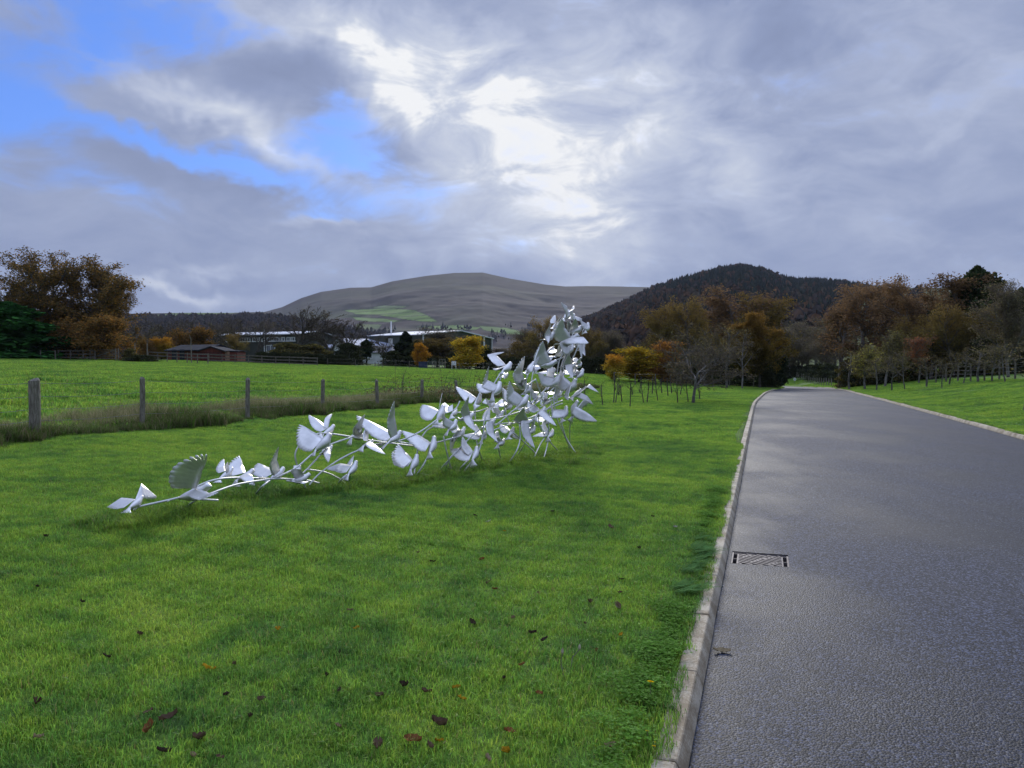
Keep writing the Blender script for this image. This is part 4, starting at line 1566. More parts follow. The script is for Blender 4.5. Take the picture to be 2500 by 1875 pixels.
wood_mass('pasture_hedges', RIGHTH, 900, 64, (2000, 2900, 300, 800), (5, 9), (CONI, [(.035, .034, .024), (.06, .045, .03)]),
          lambda px, py: np.full(px.shape, .2), 'dark hedges and bushes on the green hillside behind the birch trees',
          keep=lambda px, Y, z: fbm(px / 60, Y / 60, 3, 78) > .5)

# ------------------------------------------------------------------ trees
def tube_np(segs, k, cols=None):
    """many separate tapered tubes at once; segs rows p0 p1 r0 r1"""
    segs = np.asarray(segs, float)
    p0, p1, r0, r1 = segs[:, 0:3], segs[:, 3:6], segs[:, 6], segs[:, 7]
    d = p1 - p0
    d /= np.linalg.norm(d, axis=1, keepdims=True) + 1e-9
    ref = np.where(np.abs(d[:, 2:3]) > .9, np.array([[1.0, 0, 0]]), np.array([[0, 0, 1.0]]))
    a = np.cross(d, ref)
    a /= np.linalg.norm(a, axis=1, keepdims=True) + 1e-9
    c = np.cross(d, a)
    n = len(segs)
    V = np.zeros((n, 2, k, 3))
    for j in range(k):
        w = 2 * np.pi * j / k
        o = a * math.cos(w) + c * math.sin(w)
        V[:, 0, j] = p0 + o * r0[:, None]
        V[:, 1, j] = p1 + o * r1[:, None]
    base = (np.arange(n) * 2 * k)[:, None, None]
    q = np.array([[j, (j + 1) % k, k + (j + 1) % k, k + j] for j in range(k)])[None]
    return V.reshape(-1, 3), (base + q).reshape(-1, 4)


def grow(seed, levels=4, L=6.0, ns=(7, 4, 3, 2, 2), kids=(2, 2, 1, 1, 1), ang=(50, 45, 45, 45, 45), ratio=(.55, .5, .5, .55, .55), trop=(.05, .06, .04, .0, 0), wig=.10,
         r0=.16, clear=.25, taper=.45, excur=.45, base_ang=None, lean=(0, 0, 1)):
    r_ = rs(seed)
    segs, tips = [], []
    UP = np.array([0, 0, 1.0])
    gold = [r_.uniform(0, 6.28)]

    def rec(p, d, Lb, r, lev):
        n_ = ns[lev]
        for i in range(n_):
            d = d + r_.normal(0, wig * (1 if lev else .5), 3) + UP * trop[lev]
            d = d / np.linalg.norm(d)
            q = p + d * (Lb / n_)
            r2 = r * (1 - (1 - taper) / n_)
            segs.append((*p, *q, r, r2, lev))
            p, r = q, r2
            fr = (i + 1) / n_
            if lev < levels and (lev > 0 or fr > clear):
                for k in range(kids[lev]):
                    gold[0] += 2.4 + r_.normal(0, .35)
                    a = d[:, None][:, 0]
                    o = np.cross(d, UP if abs(d[2]) < .95 else np.array([1.0, 0, 0]))
                    o /= np.linalg.norm(o)
                    o2 = np.cross(d, o)
                    az = gold[0]
                    side = o * math.cos(az) + o2 * math.sin(az)
                    an = math.radians(ang[lev] + r_.normal(0, 9))
                    dd = d * math.cos(an) + side * math.sin(an)
                    L2 = Lb * ratio[lev] * r_.uniform(.42, 1.3) * (1 - excur * fr if lev == 0 else 1 - .35 * fr)
                    rec(p.copy(), dd, L2, r * (.55 if lev == 0 else .62), lev + 1)
        if lev >= levels - 1:
            tips.append((*p, *d))
    rec(np.array([0, 0, -.15]), np.array(lean, float) / np.linalg.norm(lean), L, r0, 0)
    return np.array(segs), np.array(tips)


def leaf_quads(r_, pts, size, pal, squash=(1, 1, 1), droop=0.0):
    n = len(pts)
    d = r_.normal(0, 1, (n, 3)) * np.array(squash)
    d[:, 2] -= droop
    d /= np.linalg.norm(d, axis=1, keepdims=True) + 1e-9
    e = np.cross(d, r_.normal(0, 1, (n, 3)))
    e /= np.linalg.norm(e, axis=1, keepdims=True) + 1e-9
    s = size * r_.uniform(.6, 1.35, (n, 1))
    V = np.stack([pts - d * s * .5, pts + e * s * .33, pts + d * s * .5, pts - e * s * .33], 1)
    q = (np.arange(n) * 4)[:, None] + np.arange(4)[None]
    cols = np.array([k[0] for k in pal])
    w = np.array([k[1] for k in pal], float)
    c = cols[r_.choice(len(cols), n, p=w / w.sum())] * r_.uniform(.65, 1.35, (n, 1))
    return V.reshape(-1, 3), q, np.repeat(c, 4, 0)


def proto(seed, per_tip=20, spread=.35, size=.2, pal=None, twig=(.06, .05, .042), twig_lev=3, twig_min=.012, droop=0.0, squash=(1, 1, 1), top_pal=None, bark='bark', mat='leaf', **kw):
    segs, tips = grow(seed, **kw)
    r_ = rs(seed + 1000)
    hz = max(segs[:, 5].max(), tips[:, 2].max())
    big = segs[segs[:, 8] < twig_lev]
    V, q = tube_np(big[:, :8], 7)
    tm = mesh_np('trunk', V, q, smooth=True)
    tm.materials.append(M[bark])
    Vs, Qs, Cs = [], [], []
    off = 0
    sm = segs[segs[:, 8] >= twig_lev]
    if len(sm):
        s2 = sm[:, :8].copy()
        s2[:, 6:8] = np.maximum(s2[:, 6:8], twig_min)
        V, q = tube_np(s2, 3)
        Vs.append(V)
        Qs.append(q)
        Cs.append(np.repeat(np.array([twig]) * r_.uniform(.7, 1.4, (len(s2), 1)), 6, 0))
        off += len(V)
    if per_tip > 0:
        tp_ = np.repeat(tips[:, :3], per_tip, 0) + r_.normal(0, spread, (len(tips) * per_tip, 3)) * np.array([1, 1, .8])
        tp_[:, 2] -= droop * spread * r_.uniform(0, 2.0, len(tp_))
        V, q, c = leaf_quads(r_, tp_, size, pal, squash, droop)
        if top_pal is not None:
            tcol = np.array(top_pal)
            f = np.clip((np.repeat(tp_[:, 2], 4) / hz - .45) * 2.2 + r_.normal(0, .2, len(c)), 0, 1)[:, None]
            c = c * (1 - f) + tcol * r_.uniform(.7, 1.3, (len(c), 1)) * f
        Vs.append(V)
        Qs.append(q + off)
        Cs.append(c)
    V = np.concatenate(Vs)
    cm = mesh_np('crown', V, np.concatenate(Qs), col=np.concatenate(Cs))
    cm.materials.append(M[mat])
    lo, hi = np.percentile(V[:, :2], 1.0, axis=0), np.percentile(V[:, :2], 99.0, axis=0)
    return dict(trunk=tm, crown=cm, w=float(max(hi[0] - lo[0], .1)), h=float(np.percentile(V[:, 2], 99.7)), cx=float((hi[0] + lo[0]) / 2))


def cone_proto(seed, n, size, pal, shape, mat='conifer', squash=(1, 1, .4)):
    """dense evergreen: sprays of foliage spread through the crown's volume; shape(h in 0..1) gives the radius"""
    r_ = rs(seed)
    h = r_.uniform(.03, 1, n)
    lob = 1 + .22 * np.sin(h * 23 + 3 * r_.uniform(0, .3, n))
    a = r_.uniform(0, 6.28, n)
    rad = np.array([shape(x) for x in h]) * np.sqrt(r_.uniform(.25, 1.0, n)) * lob * (1 + .2 * np.sin(a * 3 + h * 9) + .12 * np.sin(a * 7 - h * 17))
    p_ = np.stack([np.cos(a) * rad, np.sin(a) * rad, h * 10 + r_.normal(0, .12, n)], -1)
    V, q, c = leaf_quads(r_, p_, size, pal, squash)
    cm = mesh_np('crown', V, q, col=c)
    cm.materials.append(M[mat])
    tv, tq = tube_np([(0, 0, -.2, 0, 0, 4, .22, .16), (0, 0, 4, 0, 0, 8.5, .16, .04)] + [(0, 0, 1 + .55 * i, 1.6 * math.cos(2.4 * i) * shape((1 + .55 * i) / 10) * .6, 1.6 * math.sin(2.4 * i) * shape((1 + .55 * i) / 10) * .6, 1.3 + .6 * i, .05, .02) for i in range(14)], 6)
    tm = mesh_np('trunk', tv, tq)
    tm.materials.append(M['bark'])
    lo, hi = np.percentile(V[:, 0], 1), np.percentile(V[:, 0], 99)
    return dict(trunk=tm, crown=cm, w=float(hi - lo), h=10.0, cx=float((hi + lo) / 2))


OCH = [((.125, .078, .026), 3), ((.085, .062, .028), 3), ((.055, .046, .022), 3), ((.16, .085, .022), 1.3)]
BIRCH = [((.105, .064, .036), 3), ((.080, .054, .034), 3), ((.062, .052, .030), 2), ((.135, .078, .034), 1.2)]
OLIVE = [((.095, .080, .026), 3), ((.065, .060, .022), 3), ((.12, .082, .024), 1.5), ((.05, .045, .02), 2)]
ORANGE = [((.30, .145, .018), 3), ((.24, .10, .016), 2), ((.33, .20, .022), 2), ((.16, .08, .02), 1)]
YELLOW = [((.29, .20, .020), 3), ((.22, .17, .02), 2), ((.15, .13, .02), 1.3), ((.31, .17, .02), 1)]
RUST = [((.21, .10, .028), 3), ((.16, .075, .026), 2), ((.26, .14, .03), 2), ((.12, .065, .025), 1)]
DARKG = [((.022, .032, .016), 3), ((.030, .040, .018), 2), ((.016, .024, .014), 2)]
GREEN = [((.022, .075, .018), 3), ((.030, .095, .022), 2), ((.014, .045, .014), 2)]
YGREEN = [((.17, .16, .045), 3), ((.12, .12, .04), 2), ((.22, .19, .05), 1)]
GREYB = [((.07, .06, .05), 3), ((.09, .075, .05), 1), ((.13, .12, .06), .5)]
REDB = [((.15, .065, .035), 3), ((.11, .055, .04), 2), ((.19, .08, .035), 1)]

PR = {}
birch_kw = dict(levels=4, L=9.5, ns=(9, 4, 3, 2, 2), kids=(2, 2, 1, 1, 1), ang=(38, 42, 45, 50, 50), ratio=(.42, .5, .5, .5, .5), trop=(.03, .10, .03, -.05, -.1), r0=.15, clear=.18, excur=.55)
PR['ochre'] = [proto(s, 14, .23, .16, OCH, levels=4, L=7.5, ns=(7, 5, 3, 2, 2), kids=(3, 2, 1, 1, 1), ang=(42, 40, 45, 45, 45), ratio=(.72, .5, .5, .55, .5), trop=(.03, .14, .06, .02, 0), r0=.22, clear=.12, excur=.45, twig_min=.014) for s in (1, 2)]
PR['birch'] = [proto(s, 7, .26, .15, BIRCH, droop=.7, twig=(.075, .058, .046), twig_min=.016, top_pal=(.125, .080, .045), bark='bark_pale', **birch_kw) for s in (3, 4, 5)]
PR['olive'] = [proto(s, 8, .27, .16, OLIVE, droop=.5, top_pal=(.12, .085, .03), levels=4, L=8.0, ns=(8, 4, 3, 2, 2), kids=(3, 2, 1, 1, 1), ang=(50, 45, 45, 45, 45), ratio=(.55, .5, .5, .5, .5), trop=(.03, .08, .02, -.03, 0), r0=.18, clear=.15) for s in (6, 7)]
PR['beech'] = [proto(8, 26, .28, .20, [((.105, .082, .020), 3), ((.065, .058, .018), 3), ((.04, .038, .016), 3), ((.13, .085, .02), 1)], squash=(1, 1, .35), top_pal=(.17, .10, .028), levels=4, L=8.0, ns=(9, 4, 3, 2, 2), kids=(4, 2, 1, 1, 1), ang=(72, 45, 45, 45, 45), ratio=(.55, .5, .5, .5, .5), trop=(.03, .03, .0, -.02, 0), r0=.22, clear=.16, excur=.35)]
PR['bare'] = [proto(s, 2, .2, .10, GREYB, twig=(.046, .040, .037), twig_min=.026, levels=5, L=5.5, ns=(5, 4, 3, 3, 2, 2), kids=(2, 2, 1, 1, 1, 1), ang=(40, 42, 42, 42, 42, 42), ratio=(.85, .6, .62, .6, .55, .5), trop=(.02, .08, .05, .03, .02, 0), r0=.26, clear=.3, excur=.25) for s in (9, 10, 11)]
PR['grey'] = [proto(s, 10, .30, .12, GREYB, twig=(.085, .075, .068), twig_min=.014, bark='bark_pale', levels=4, L=8.5, ns=(8, 4, 3, 3, 2), kids=(3, 2, 1, 1, 1), ang=(38, 40, 42, 42, 42), ratio=(.45, .5, .55, .5, .5), trop=(.03, .10, .05, 0, 0), r0=.14, clear=.15) for s in (12, 13)]
PR['apple'] = [proto(14, 2, .10, .09, GREYB, twig=(.10, .092, .082), twig_min=.010, bark='bark_pale', levels=5, L=2.6, ns=(4, 5, 4, 3, 2, 2), kids=(3, 2, 1, 1, 1, 1), ang=(62, 42, 42, 42, 42, 42), ratio=(1.55, .5, .6, .55, .5, .5), trop=(.0, .08, .06, .05, .04, 0), wig=.16, r0=.085, clear=.25, excur=.15)]
small_kw = dict(levels=3, L=7.0, ns=(8, 4, 3, 2), kids=(4, 2, 2, 1), ang=(52, 45, 45, 45), ratio=(.5, .5, .5, .5), trop=(.02, .08, .03, 0), r0=.14, clear=.08, excur=.5)
PR['orange'] = [proto(15, 8, .30, .27, ORANGE, twig_lev=2, **small_kw)]
PR['yellow'] = [proto(16, 8, .32, .27, YELLOW, twig_lev=2, **small_kw)]
PR['yellow2'] = [proto(18, 7, .32, .26, [((.25, .18, .02), 3), ((.19, .155, .02), 2), ((.12, .11, .02), 2)], twig_lev=2, top_pal=(.28, .14, .02), **small_kw)]
PR['rust'] = [proto(17, 8, .30, .26, RUST, twig_lev=2, **small_kw)]
PR['bush_brown'] = [proto(19, 9, .32, .25, [((.15, .078, .022), 3), ((.10, .062, .022), 3), ((.065, .05, .02), 2)], twig_lev=2, **dict(small_kw, L=5.0, kids=(4, 3, 2, 1), ang=(70, 50, 45, 45), ratio=(.8, .5, .5, .5), clear=0))]
PR['young'] = [proto(s, 2, .26, .18, pal_, twig=(.10, .09, .075), twig_lev=2, twig_min=.02, bark='bark_pale', **dict(small_kw, clear=.25, ang=(35, 40, 45, 45))) for s, pal_ in ((20, YGREEN), (21, REDB), (22, [((.13, .12, .05), 3), ((.09, .085, .04), 2)]))]
PR['thin'] = [proto(s, 2, .2, .13, [((.16, .14, .06), 1), ((.10, .085, .05), 2)], twig=(.075, .066, .058), twig_lev=2, twig_min=.022, bark='bark_pale', levels=3, L=7.5, ns=(7, 4, 3, 2), kids=(2, 2, 1, 1), ang=(40, 42, 45, 45), ratio=(.5, .5, .55, .5), trop=(.02, .10, .04, 0), r0=.11, clear=.3) for s in (23, 24, 25)]
PR['sapling'] = [proto(s, 0, twig=(.055, .048, .040), twig_lev=1, twig_min=.022, levels=3, L=8.0, ns=(7, 4, 3, 2), kids=(1, 1, 1, 1), ang=(38, 42, 45, 45), ratio=(.42, .6, .6, .5), trop=(.02, .12, .06, 0), r0=.16, clear=.42, wig=.07) for s in (26, 27, 28)]
PR['fir'] = [cone_proto(29, 9000, .50, DARKG, lambda h: 2.5 * (1 - h) ** .7 * min(1, h * 8 + .4) + .1)]
PR['ever'] = [cone_proto(30, 9000, .42, [((.024, .036, .016), 3), ((.035, .045, .018), 2), ((.05, .05, .02), 1)], lambda h: 2.9 * math.sin(math.pi * min(1, (h * .88 + .12))) ** .75 + .08, squash=(1, 1, 1))]
PR['ley'] = [cone_proto(31, 12000, .5, GREEN, lambda h: 3.3 * (1 - h) ** .55 * min(1, h * 6 + .6) + .1, squash=(1, 1, .7))]
PR['pine'] = [cone_proto(32, 5000, .7, DARKG, lambda h: 0.0 if h < .32 else 3.4 * math.sin(math.pi * min(1, ((h - .32) / .68) * .9 + .1)) ** .8)]
PR['bush'] = [cone_proto(33, 5000, .8, [((.030, .036, .018), 3), ((.045, .046, .022), 2), ((.02, .026, .014), 2)], lambda h: 7.5 * math.sqrt(max(0, 1 - h * h * .96)) * .9, squash=(1, 1, 1)),
              cone_proto(34, 5000, .8, [((.085, .072, .024), 3), ((.055, .052, .022), 3), ((.035, .036, .018), 2)], lambda h: 7.0 * math.sqrt(max(0, 1 - h * h * .96)) * .9, mat='leaf', squash=(1, 1, 1))]

tree_n = [0]


def tree(kind, px, Y, top, wpx, label, group=None, name='tree', cat='tree', var=None, base=None, spin=None):
    k = tree_n[0]
    tree_n[0] += 1
    rr_ = random.Random(500 + k)
    p_ = PR[kind][k % len(PR[kind]) if var is None else var]
    g_ = on_ground(px, Y) if base is None else base
    Y = g_[1]
    h = EYE + (891 - top) / F * Y - g_[2]
    sx_ = wpx / F * Y / p_['w']
    e = obj(name, None, loc=(g_[0], g_[1], g_[2] - .03), label=label, cat=cat, group=group)
    e.scale = (sx_, sx_ * rr_.uniform(.9, 1.05), h / p_['h'])
    e.rotation_euler = (0, 0, rr_.choice([0, math.pi]) + rr_.uniform(-.35, .35) if spin is None else spin)
    obj('trunk', p_['trunk'], None, e)
    obj('crown', p_['crown'], None, e)
    return e


# left of the pasture
tree('ley', 15, 73, 740, 250, 'vivid dark green conifer at the edge of the pasture beneath the tall birch-like trees', name='conifer_tree')
tree('ley', 105, 77, 800, 120, 'lower green conifer tucked between the taller conifer and the ochre tree', name='conifer_tree')
tree('ochre', 5, 82, 672, 150, 'half-bare ochre tree cut by the left edge of the picture', name='autumn_tree', var=1)
tree('ochre', 110, 80, 612, 215, 'tallest ochre-brown tree with upright stems at the pasture corner', name='autumn_tree', var=0)
tree('ochre', 222, 81, 628, 215, 'broad ochre-brown tree spreading towards the stables', name='autumn_tree', var=1)
tree('ochre', 270, 84, 690, 120, 'shorter thin-leaved brown tree at the end of the ochre trees', name='autumn_tree', var=0)
tree('bush_brown', 235, 76, 772, 175, 'rounded rust-brown bush in front of the ochre trees', name='autumn_bush', cat='bush')
belt = 'leafless grey-brown tree in the belt of woods behind the red stables'
for px, Y, top, w in ((325, 100, 788, 70), (355, 112, 782, 80), (392, 108, 786, 80), (430, 120, 780, 90), (470, 125, 784, 90), (515, 118, 782, 90), (548, 108, 776, 95), (585, 122, 782, 90), (622, 112, 780, 80), (655, 125, 784, 80), (760, 125, 790, 80)):
    tree('bare', px, Y, top, w, belt, 'woods behind the stables', 'bare_tree')
tree('bush_brown', 470, 104, 800, 112, 'brown-orange spreading tree directly behind the dark stable roof', name='autumn_tree')
tree('bush_brown', 357, 96, 828, 44, 'small orange bush left of the two tall poles', name='autumn_bush', cat='bush')
tree('yellow2', 394, 98, 824, 46, 'small dull yellow bush right of the two tall poles', name='autumn_bush', cat='bush')
tree('olive', 585, 100, 814, 46, 'thin dull yellow tree beside the grey building', name='autumn_tree')
tree('bare', 712, 101, 749, 150, 'big leafless tree in front of the grey building', name='bare_tree', var=0)
tree('bare', 806, 102, 759, 120, 'big leafless tree with dark ivy trunk left of the white cottage', name='bare_tree', var=1)
tree('bare', 848, 104, 784, 90, 'slimmer leafless tree close to the white cottage gable', name='bare_tree', var=2)
tree('bush', 850, 96, 838, 80, 'dark green bush left of the white cottage', name='bush', cat='bush', var=0)
tree('bush', 700, 94, 836, 90, 'olive-brown bush under the big bare tree by the grey building', name='bush', cat='bush', var=1)
tree('bush', 765, 95, 840, 90, 'olive-brown bush between the two big bare trees', name='bush', cat='bush', var=1)
for i, px in enumerate((640, 668, 696, 724, 752, 780, 808, 836)):
    tree('bush', px, 88 + i * .6, 858 + i * 1.0, 46, 'low dark hedge bush along the rail fence below the bare trees', 'hedge below the bare trees', 'hedge_bush', 'bush', 0)
tree('pine', 895, 112, 829, 36, 'small round-headed dark pine in front of the white cottage', name='pine_tree', spin=0)
tree('bare', 936, 108, 818, 66, 'short leafless tree in front of the pale barn roof', name='bare_tree', var=2)
tree('fir', 990, 106, 811, 62, 'dense dark evergreen before the corner of the green warehouse', name='conifer_tree')
tree('ever', 1018, 104, 832, 56, 'dark evergreen just behind the small orange tree', name='evergreen_tree')
tree('grey', 1068, 108, 803, 120, 'tall thin grey tree rising above the warehouse roof edge', name='bare_tree')
tree('olive', 1088, 106, 826, 110, 'dark brown tree between the two orange trees', name='autumn_tree')
tree('ever', 1180, 104, 846, 60, 'dark green tree at the right end of the warehouse gable', name='evergreen_tree')
tree('orange', 1029, 99, 838, 38, 'small orange tree beside the blue container', name='autumn_tree')
tree('yellow', 1147, 97, 822, 66, 'golden orange tree before the warehouse gable', name='autumn_tree')
tree('bush', 1120, 102, 860, 70, 'dark bush under the golden tree', name='bush', cat='bush', var=0)
tree('bush', 960, 104, 856, 60, 'dark bush beside the white cottage end', name='bush', cat='bush', var=0)
# behind the flock
for px, Y, top, w, kd in ((1222, 104, 850, 70, 'grey'), (1258, 100, 828, 80, 'olive'), (1290, 112, 805, 90, 'grey'), (1345, 104, 772, 110, 'olive'), (1385, 110, 790, 100, 'grey'), (1425, 100, 800, 100, 'olive'), (1465, 112, 812, 90, 'grey'), (1500, 106, 806, 90, 'grey')):
    tree(kd, px, Y, top, w, 'dark brown tree in the belt behind the rising flock', 'belt behind the flock', 'belt_tree')
for px in (1215, 1250, 1285, 1320, 1355, 1390, 1425, 1460):
    tree('bush', px, 92, 872, 56, 'dark undergrowth bush at the pasture edge behind the flock', 'undergrowth behind the flock', 'hedge_bush', 'bush', 0)
tree('yellow2', 1502, 71, 866, 46, 'small sparse orange-yellow tree nearest the flock', name='autumn_tree')
tree('yellow', 1558, 73, 849, 92, 'bright yellow tree in the row of three small autumn trees', name='autumn_tree')
tree('rust', 1614, 74, 834, 92, 'orange-brown tree in the row of three small autumn trees', name='autumn_tree')
# big group left of the road
tree('olive', 1642, 86, 748, 120, 'brown leafy tree at the start of the big roadside group', name='autumn_tree', var=1)
tree('olive', 1700, 82, 722, 150, 'broad olive-brown tree in the big group left of the road', name='autumn_tree', var=0)
tree('birch', 1768, 88, 702, 170, 'highest brown tree in the big group left of the road', name='autumn_tree', var=0)
tree('olive', 1832, 86, 716, 150, 'olive-brown tree rising behind the dark beech', name='autumn_tree', var=1)
tree('beech', 1856, 70, 768, 134, 'dark layered golden-olive beech overhanging the road bend', name='beech_tree')
tree('fir', 1892, 92, 752, 46, 'dark conifer just behind the beech by the road', name='conifer_tree')
for px, Y, top, w in ((1652, 72, 850, 60), (1690, 74, 830, 60), (1742, 66, 800, 70), (1775, 64, 790, 80), (1812, 62, 800, 70), (1722, 70, 820, 60)):
    tree('thin', px, Y, top, w, 'thin pale-trunked young tree at the edge of the big group', 'young trees by the big group', 'young_tree')
for px, Y, top, w in ((1640, 80, 890, 70), (1690, 80, 886, 80), (1740, 82, 880, 80), (1790, 80, 886, 80), (1840, 74, 888, 80), (1872, 72, 900, 50)):
    tree('bush', px, Y, top, w, 'dark undergrowth bush beneath the big roadside group', 'undergrowth beneath the roadside group', 'hedge_bush', 'bush', 0)
tree('apple', 1690, 0, 800, 215, 'leafless spreading tree with grey branches standing on the verge', name='bare_tree', base=hit(1692, 984), spin=0)
# beyond the road bend
for px, Y, top, w in ((1925, 150, 800, 90), (1960, 165, 786, 90), (1992, 175, 778, 90), (2022, 150, 786, 90), (1952, 152, 840, 70), (2010, 155, 830, 80), (2040, 140, 800, 80), (1938, 185, 810, 90), (1972, 190, 800, 100), (2005, 185, 806, 100)):
    tree('grey', px, Y, top, w, 'misty grey leafless tree beyond the road bend', 'trees beyond the road bend', 'bare_tree')
for px, Y, top, w in ((1908, 150, 890, 60), (1930, 152, 890, 60), (1954, 152, 894, 56), (1978, 140, 890, 56), (2000, 131, 888, 56), (2022, 124, 888, 56), (2056, 112, 890, 56)):
    tree('bush', px, Y, top, w, 'dark bush beside the far stretch of road', 'bushes beside the far road', 'hedge_bush', 'bush', 0)
# right of the road
tree_n[0] -= 6
tree('birch', 2050, 80, 692, 170, 'russet birch-like tree next to the road bend', name='autumn_tree', var=1)
tree('birch', 2108, 75, 684, 150, 'russet brown tree second from the road bend', name='autumn_tree', var=2)
tree('birch', 2178, 74, 676, 110, 'slender russet tree with a pale wispy top', name='autumn_tree', var=0)
tree('birch', 2245, 70, 690, 150, 'russet tree in the middle of the right-hand group', name='autumn_tree', var=1)
tree('birch', 2315, 68, 678, 160, 'pale-topped russet tree beside the dark evergreen', name='autumn_tree', var=2)
tree('ever', 2382, 66, 656, 165, 'dark evergreen that tops the right-hand group', name='evergreen_tree')
tree('olive', 2330, 60, 742, 130, 'orange-brown tree in front of the dark evergreen', name='autumn_tree', var=0)
tree('olive', 2415, 60, 752, 130, 'dark brown tree under the evergreen', name='autumn_tree', var=1)
tree('birch', 2215, 82, 706, 130, 'brown tree half hidden behind the middle of the russet group', name='autumn_tree', var=1)
tree('birch', 2278, 84, 694, 130, 'brown tree behind the pale-topped russet tree', name='autumn_tree', var=0)
tree('olive', 2275, 62, 770, 130, 'low brown tree at the foot of the middle russet tree', name='autumn_tree', var=1)
tree('olive', 2195, 66, 776, 120, 'low dark brown tree behind the tall olive young tree', name='autumn_tree', var=0)
tree('birch', 2370, 72, 700, 130, 'russet tree pressed against the dark evergreen', name='autumn_tree', var=2)
tree('olive', 2478, 62, 740, 140, 'dark brown tree beside the evergreen at the right edge', name='autumn_tree', var=0)
tree('birch', 2438, 74, 716, 130, 'brown tree between the two evergreens on the right', name='autumn_tree', var=0)
tree('ever', 2490, 58, 706, 90, 'dark evergreen at the right edge of the picture', name='evergreen_tree')
tree('grey', 2462, 46, 684, 130, 'tall leafless tree with a few yellow leaves near the right edge', name='bare_tree', var=0)
for px, Y, top, w in ((2075, 78, 876, 60), (2098, 74, 870, 70), (2130, 72, 866, 80), (2180, 70, 850, 80), (2230, 66, 850, 80), (2285, 64, 846, 90), (2340, 62, 830, 90), (2400, 58, 820, 90), (2460, 56, 815, 90), (2520, 54, 815, 90)):
    tree('bush', px, Y, top, w, 'dark undergrowth bush beneath the russet trees', 'undergrowth beneath the russet trees', 'hedge_bush', 'bush')
tree('thin', 2074, 62, 850, 70, 'pale-trunked leafless young tree closest to the road on the right verge', name='young_tree')
tree('young', 2112, 58, 842, 70, 'yellow-green young tree on the right verge', name='young_tree', var=0)
tree('young', 2160, 60, 806, 90, 'tall olive young tree on the right verge', name='young_tree', var=2)
tree('young', 2243, 56, 820, 60, 'reddish-brown young tree on the right verge', name='young_tree', var=1)
for px, Y, top, w in ((2178, 48, 862, 70), (2210, 46, 850, 60), (2262, 46, 866, 60), (2318, 46, 856, 70), (2352, 44, 850, 70), (2388, 43, 846, 80), (2422, 42, 842, 80), (2455, 40, 836, 80), (2140, 52, 870, 50), (2300, 42, 872, 50)):
    tree('thin', px, Y, top, w, 'thin leafless young tree planted on the right-hand verge', 'young trees on the right verge', 'young_tree')
tree('thin', 2512, 0, 830, 190, 'nearer young tree with few yellow leaves cut by the right edge', name='young_tree', var=1, base=hit(2503, 1002), spin=.4)
# saplings on the lawn
for px, py, top in ((1431, 993, 905), (1471, 991, 925), (1498, 984, 908), (1503, 985, 915), (1518, 982, 930), (1538, 993, 918), (1571, 985, 915), (1580, 983, 918), (1592, 963, 905), (1606, 980, 915), (1616, 961, 915), (1631, 968, 910), (1661, 964, 915), (1562, 959, 908), (1510, 966, 915), (1680, 982, 912), (1708, 976, 915), (1655, 985, 925), (1545, 966, 920), (1640, 962, 905)):
    tree('sapling', px, 0, top, 28, 'thin dark leafless sapling standing on the lawn beyond the flock', 'saplings on the lawn', 'sapling', base=hit(px, py))

# ------------------------------------------------------------------ buildings behind the pasture
def quad_prism(pts_bottom, z0, z1):
    """vertical prism over a ground polygon"""
    n = len(pts_bottom)
    V = [(x, y, z0) for x, y in pts_bottom] + [(x, y, z1) for x, y in pts_bottom]
    return V, [tuple(reversed(range(n))), tuple(range(n, 2 * n))] + [(i, (i + 1) % n, n + (i + 1) % n, n + i) for i in range(n)]


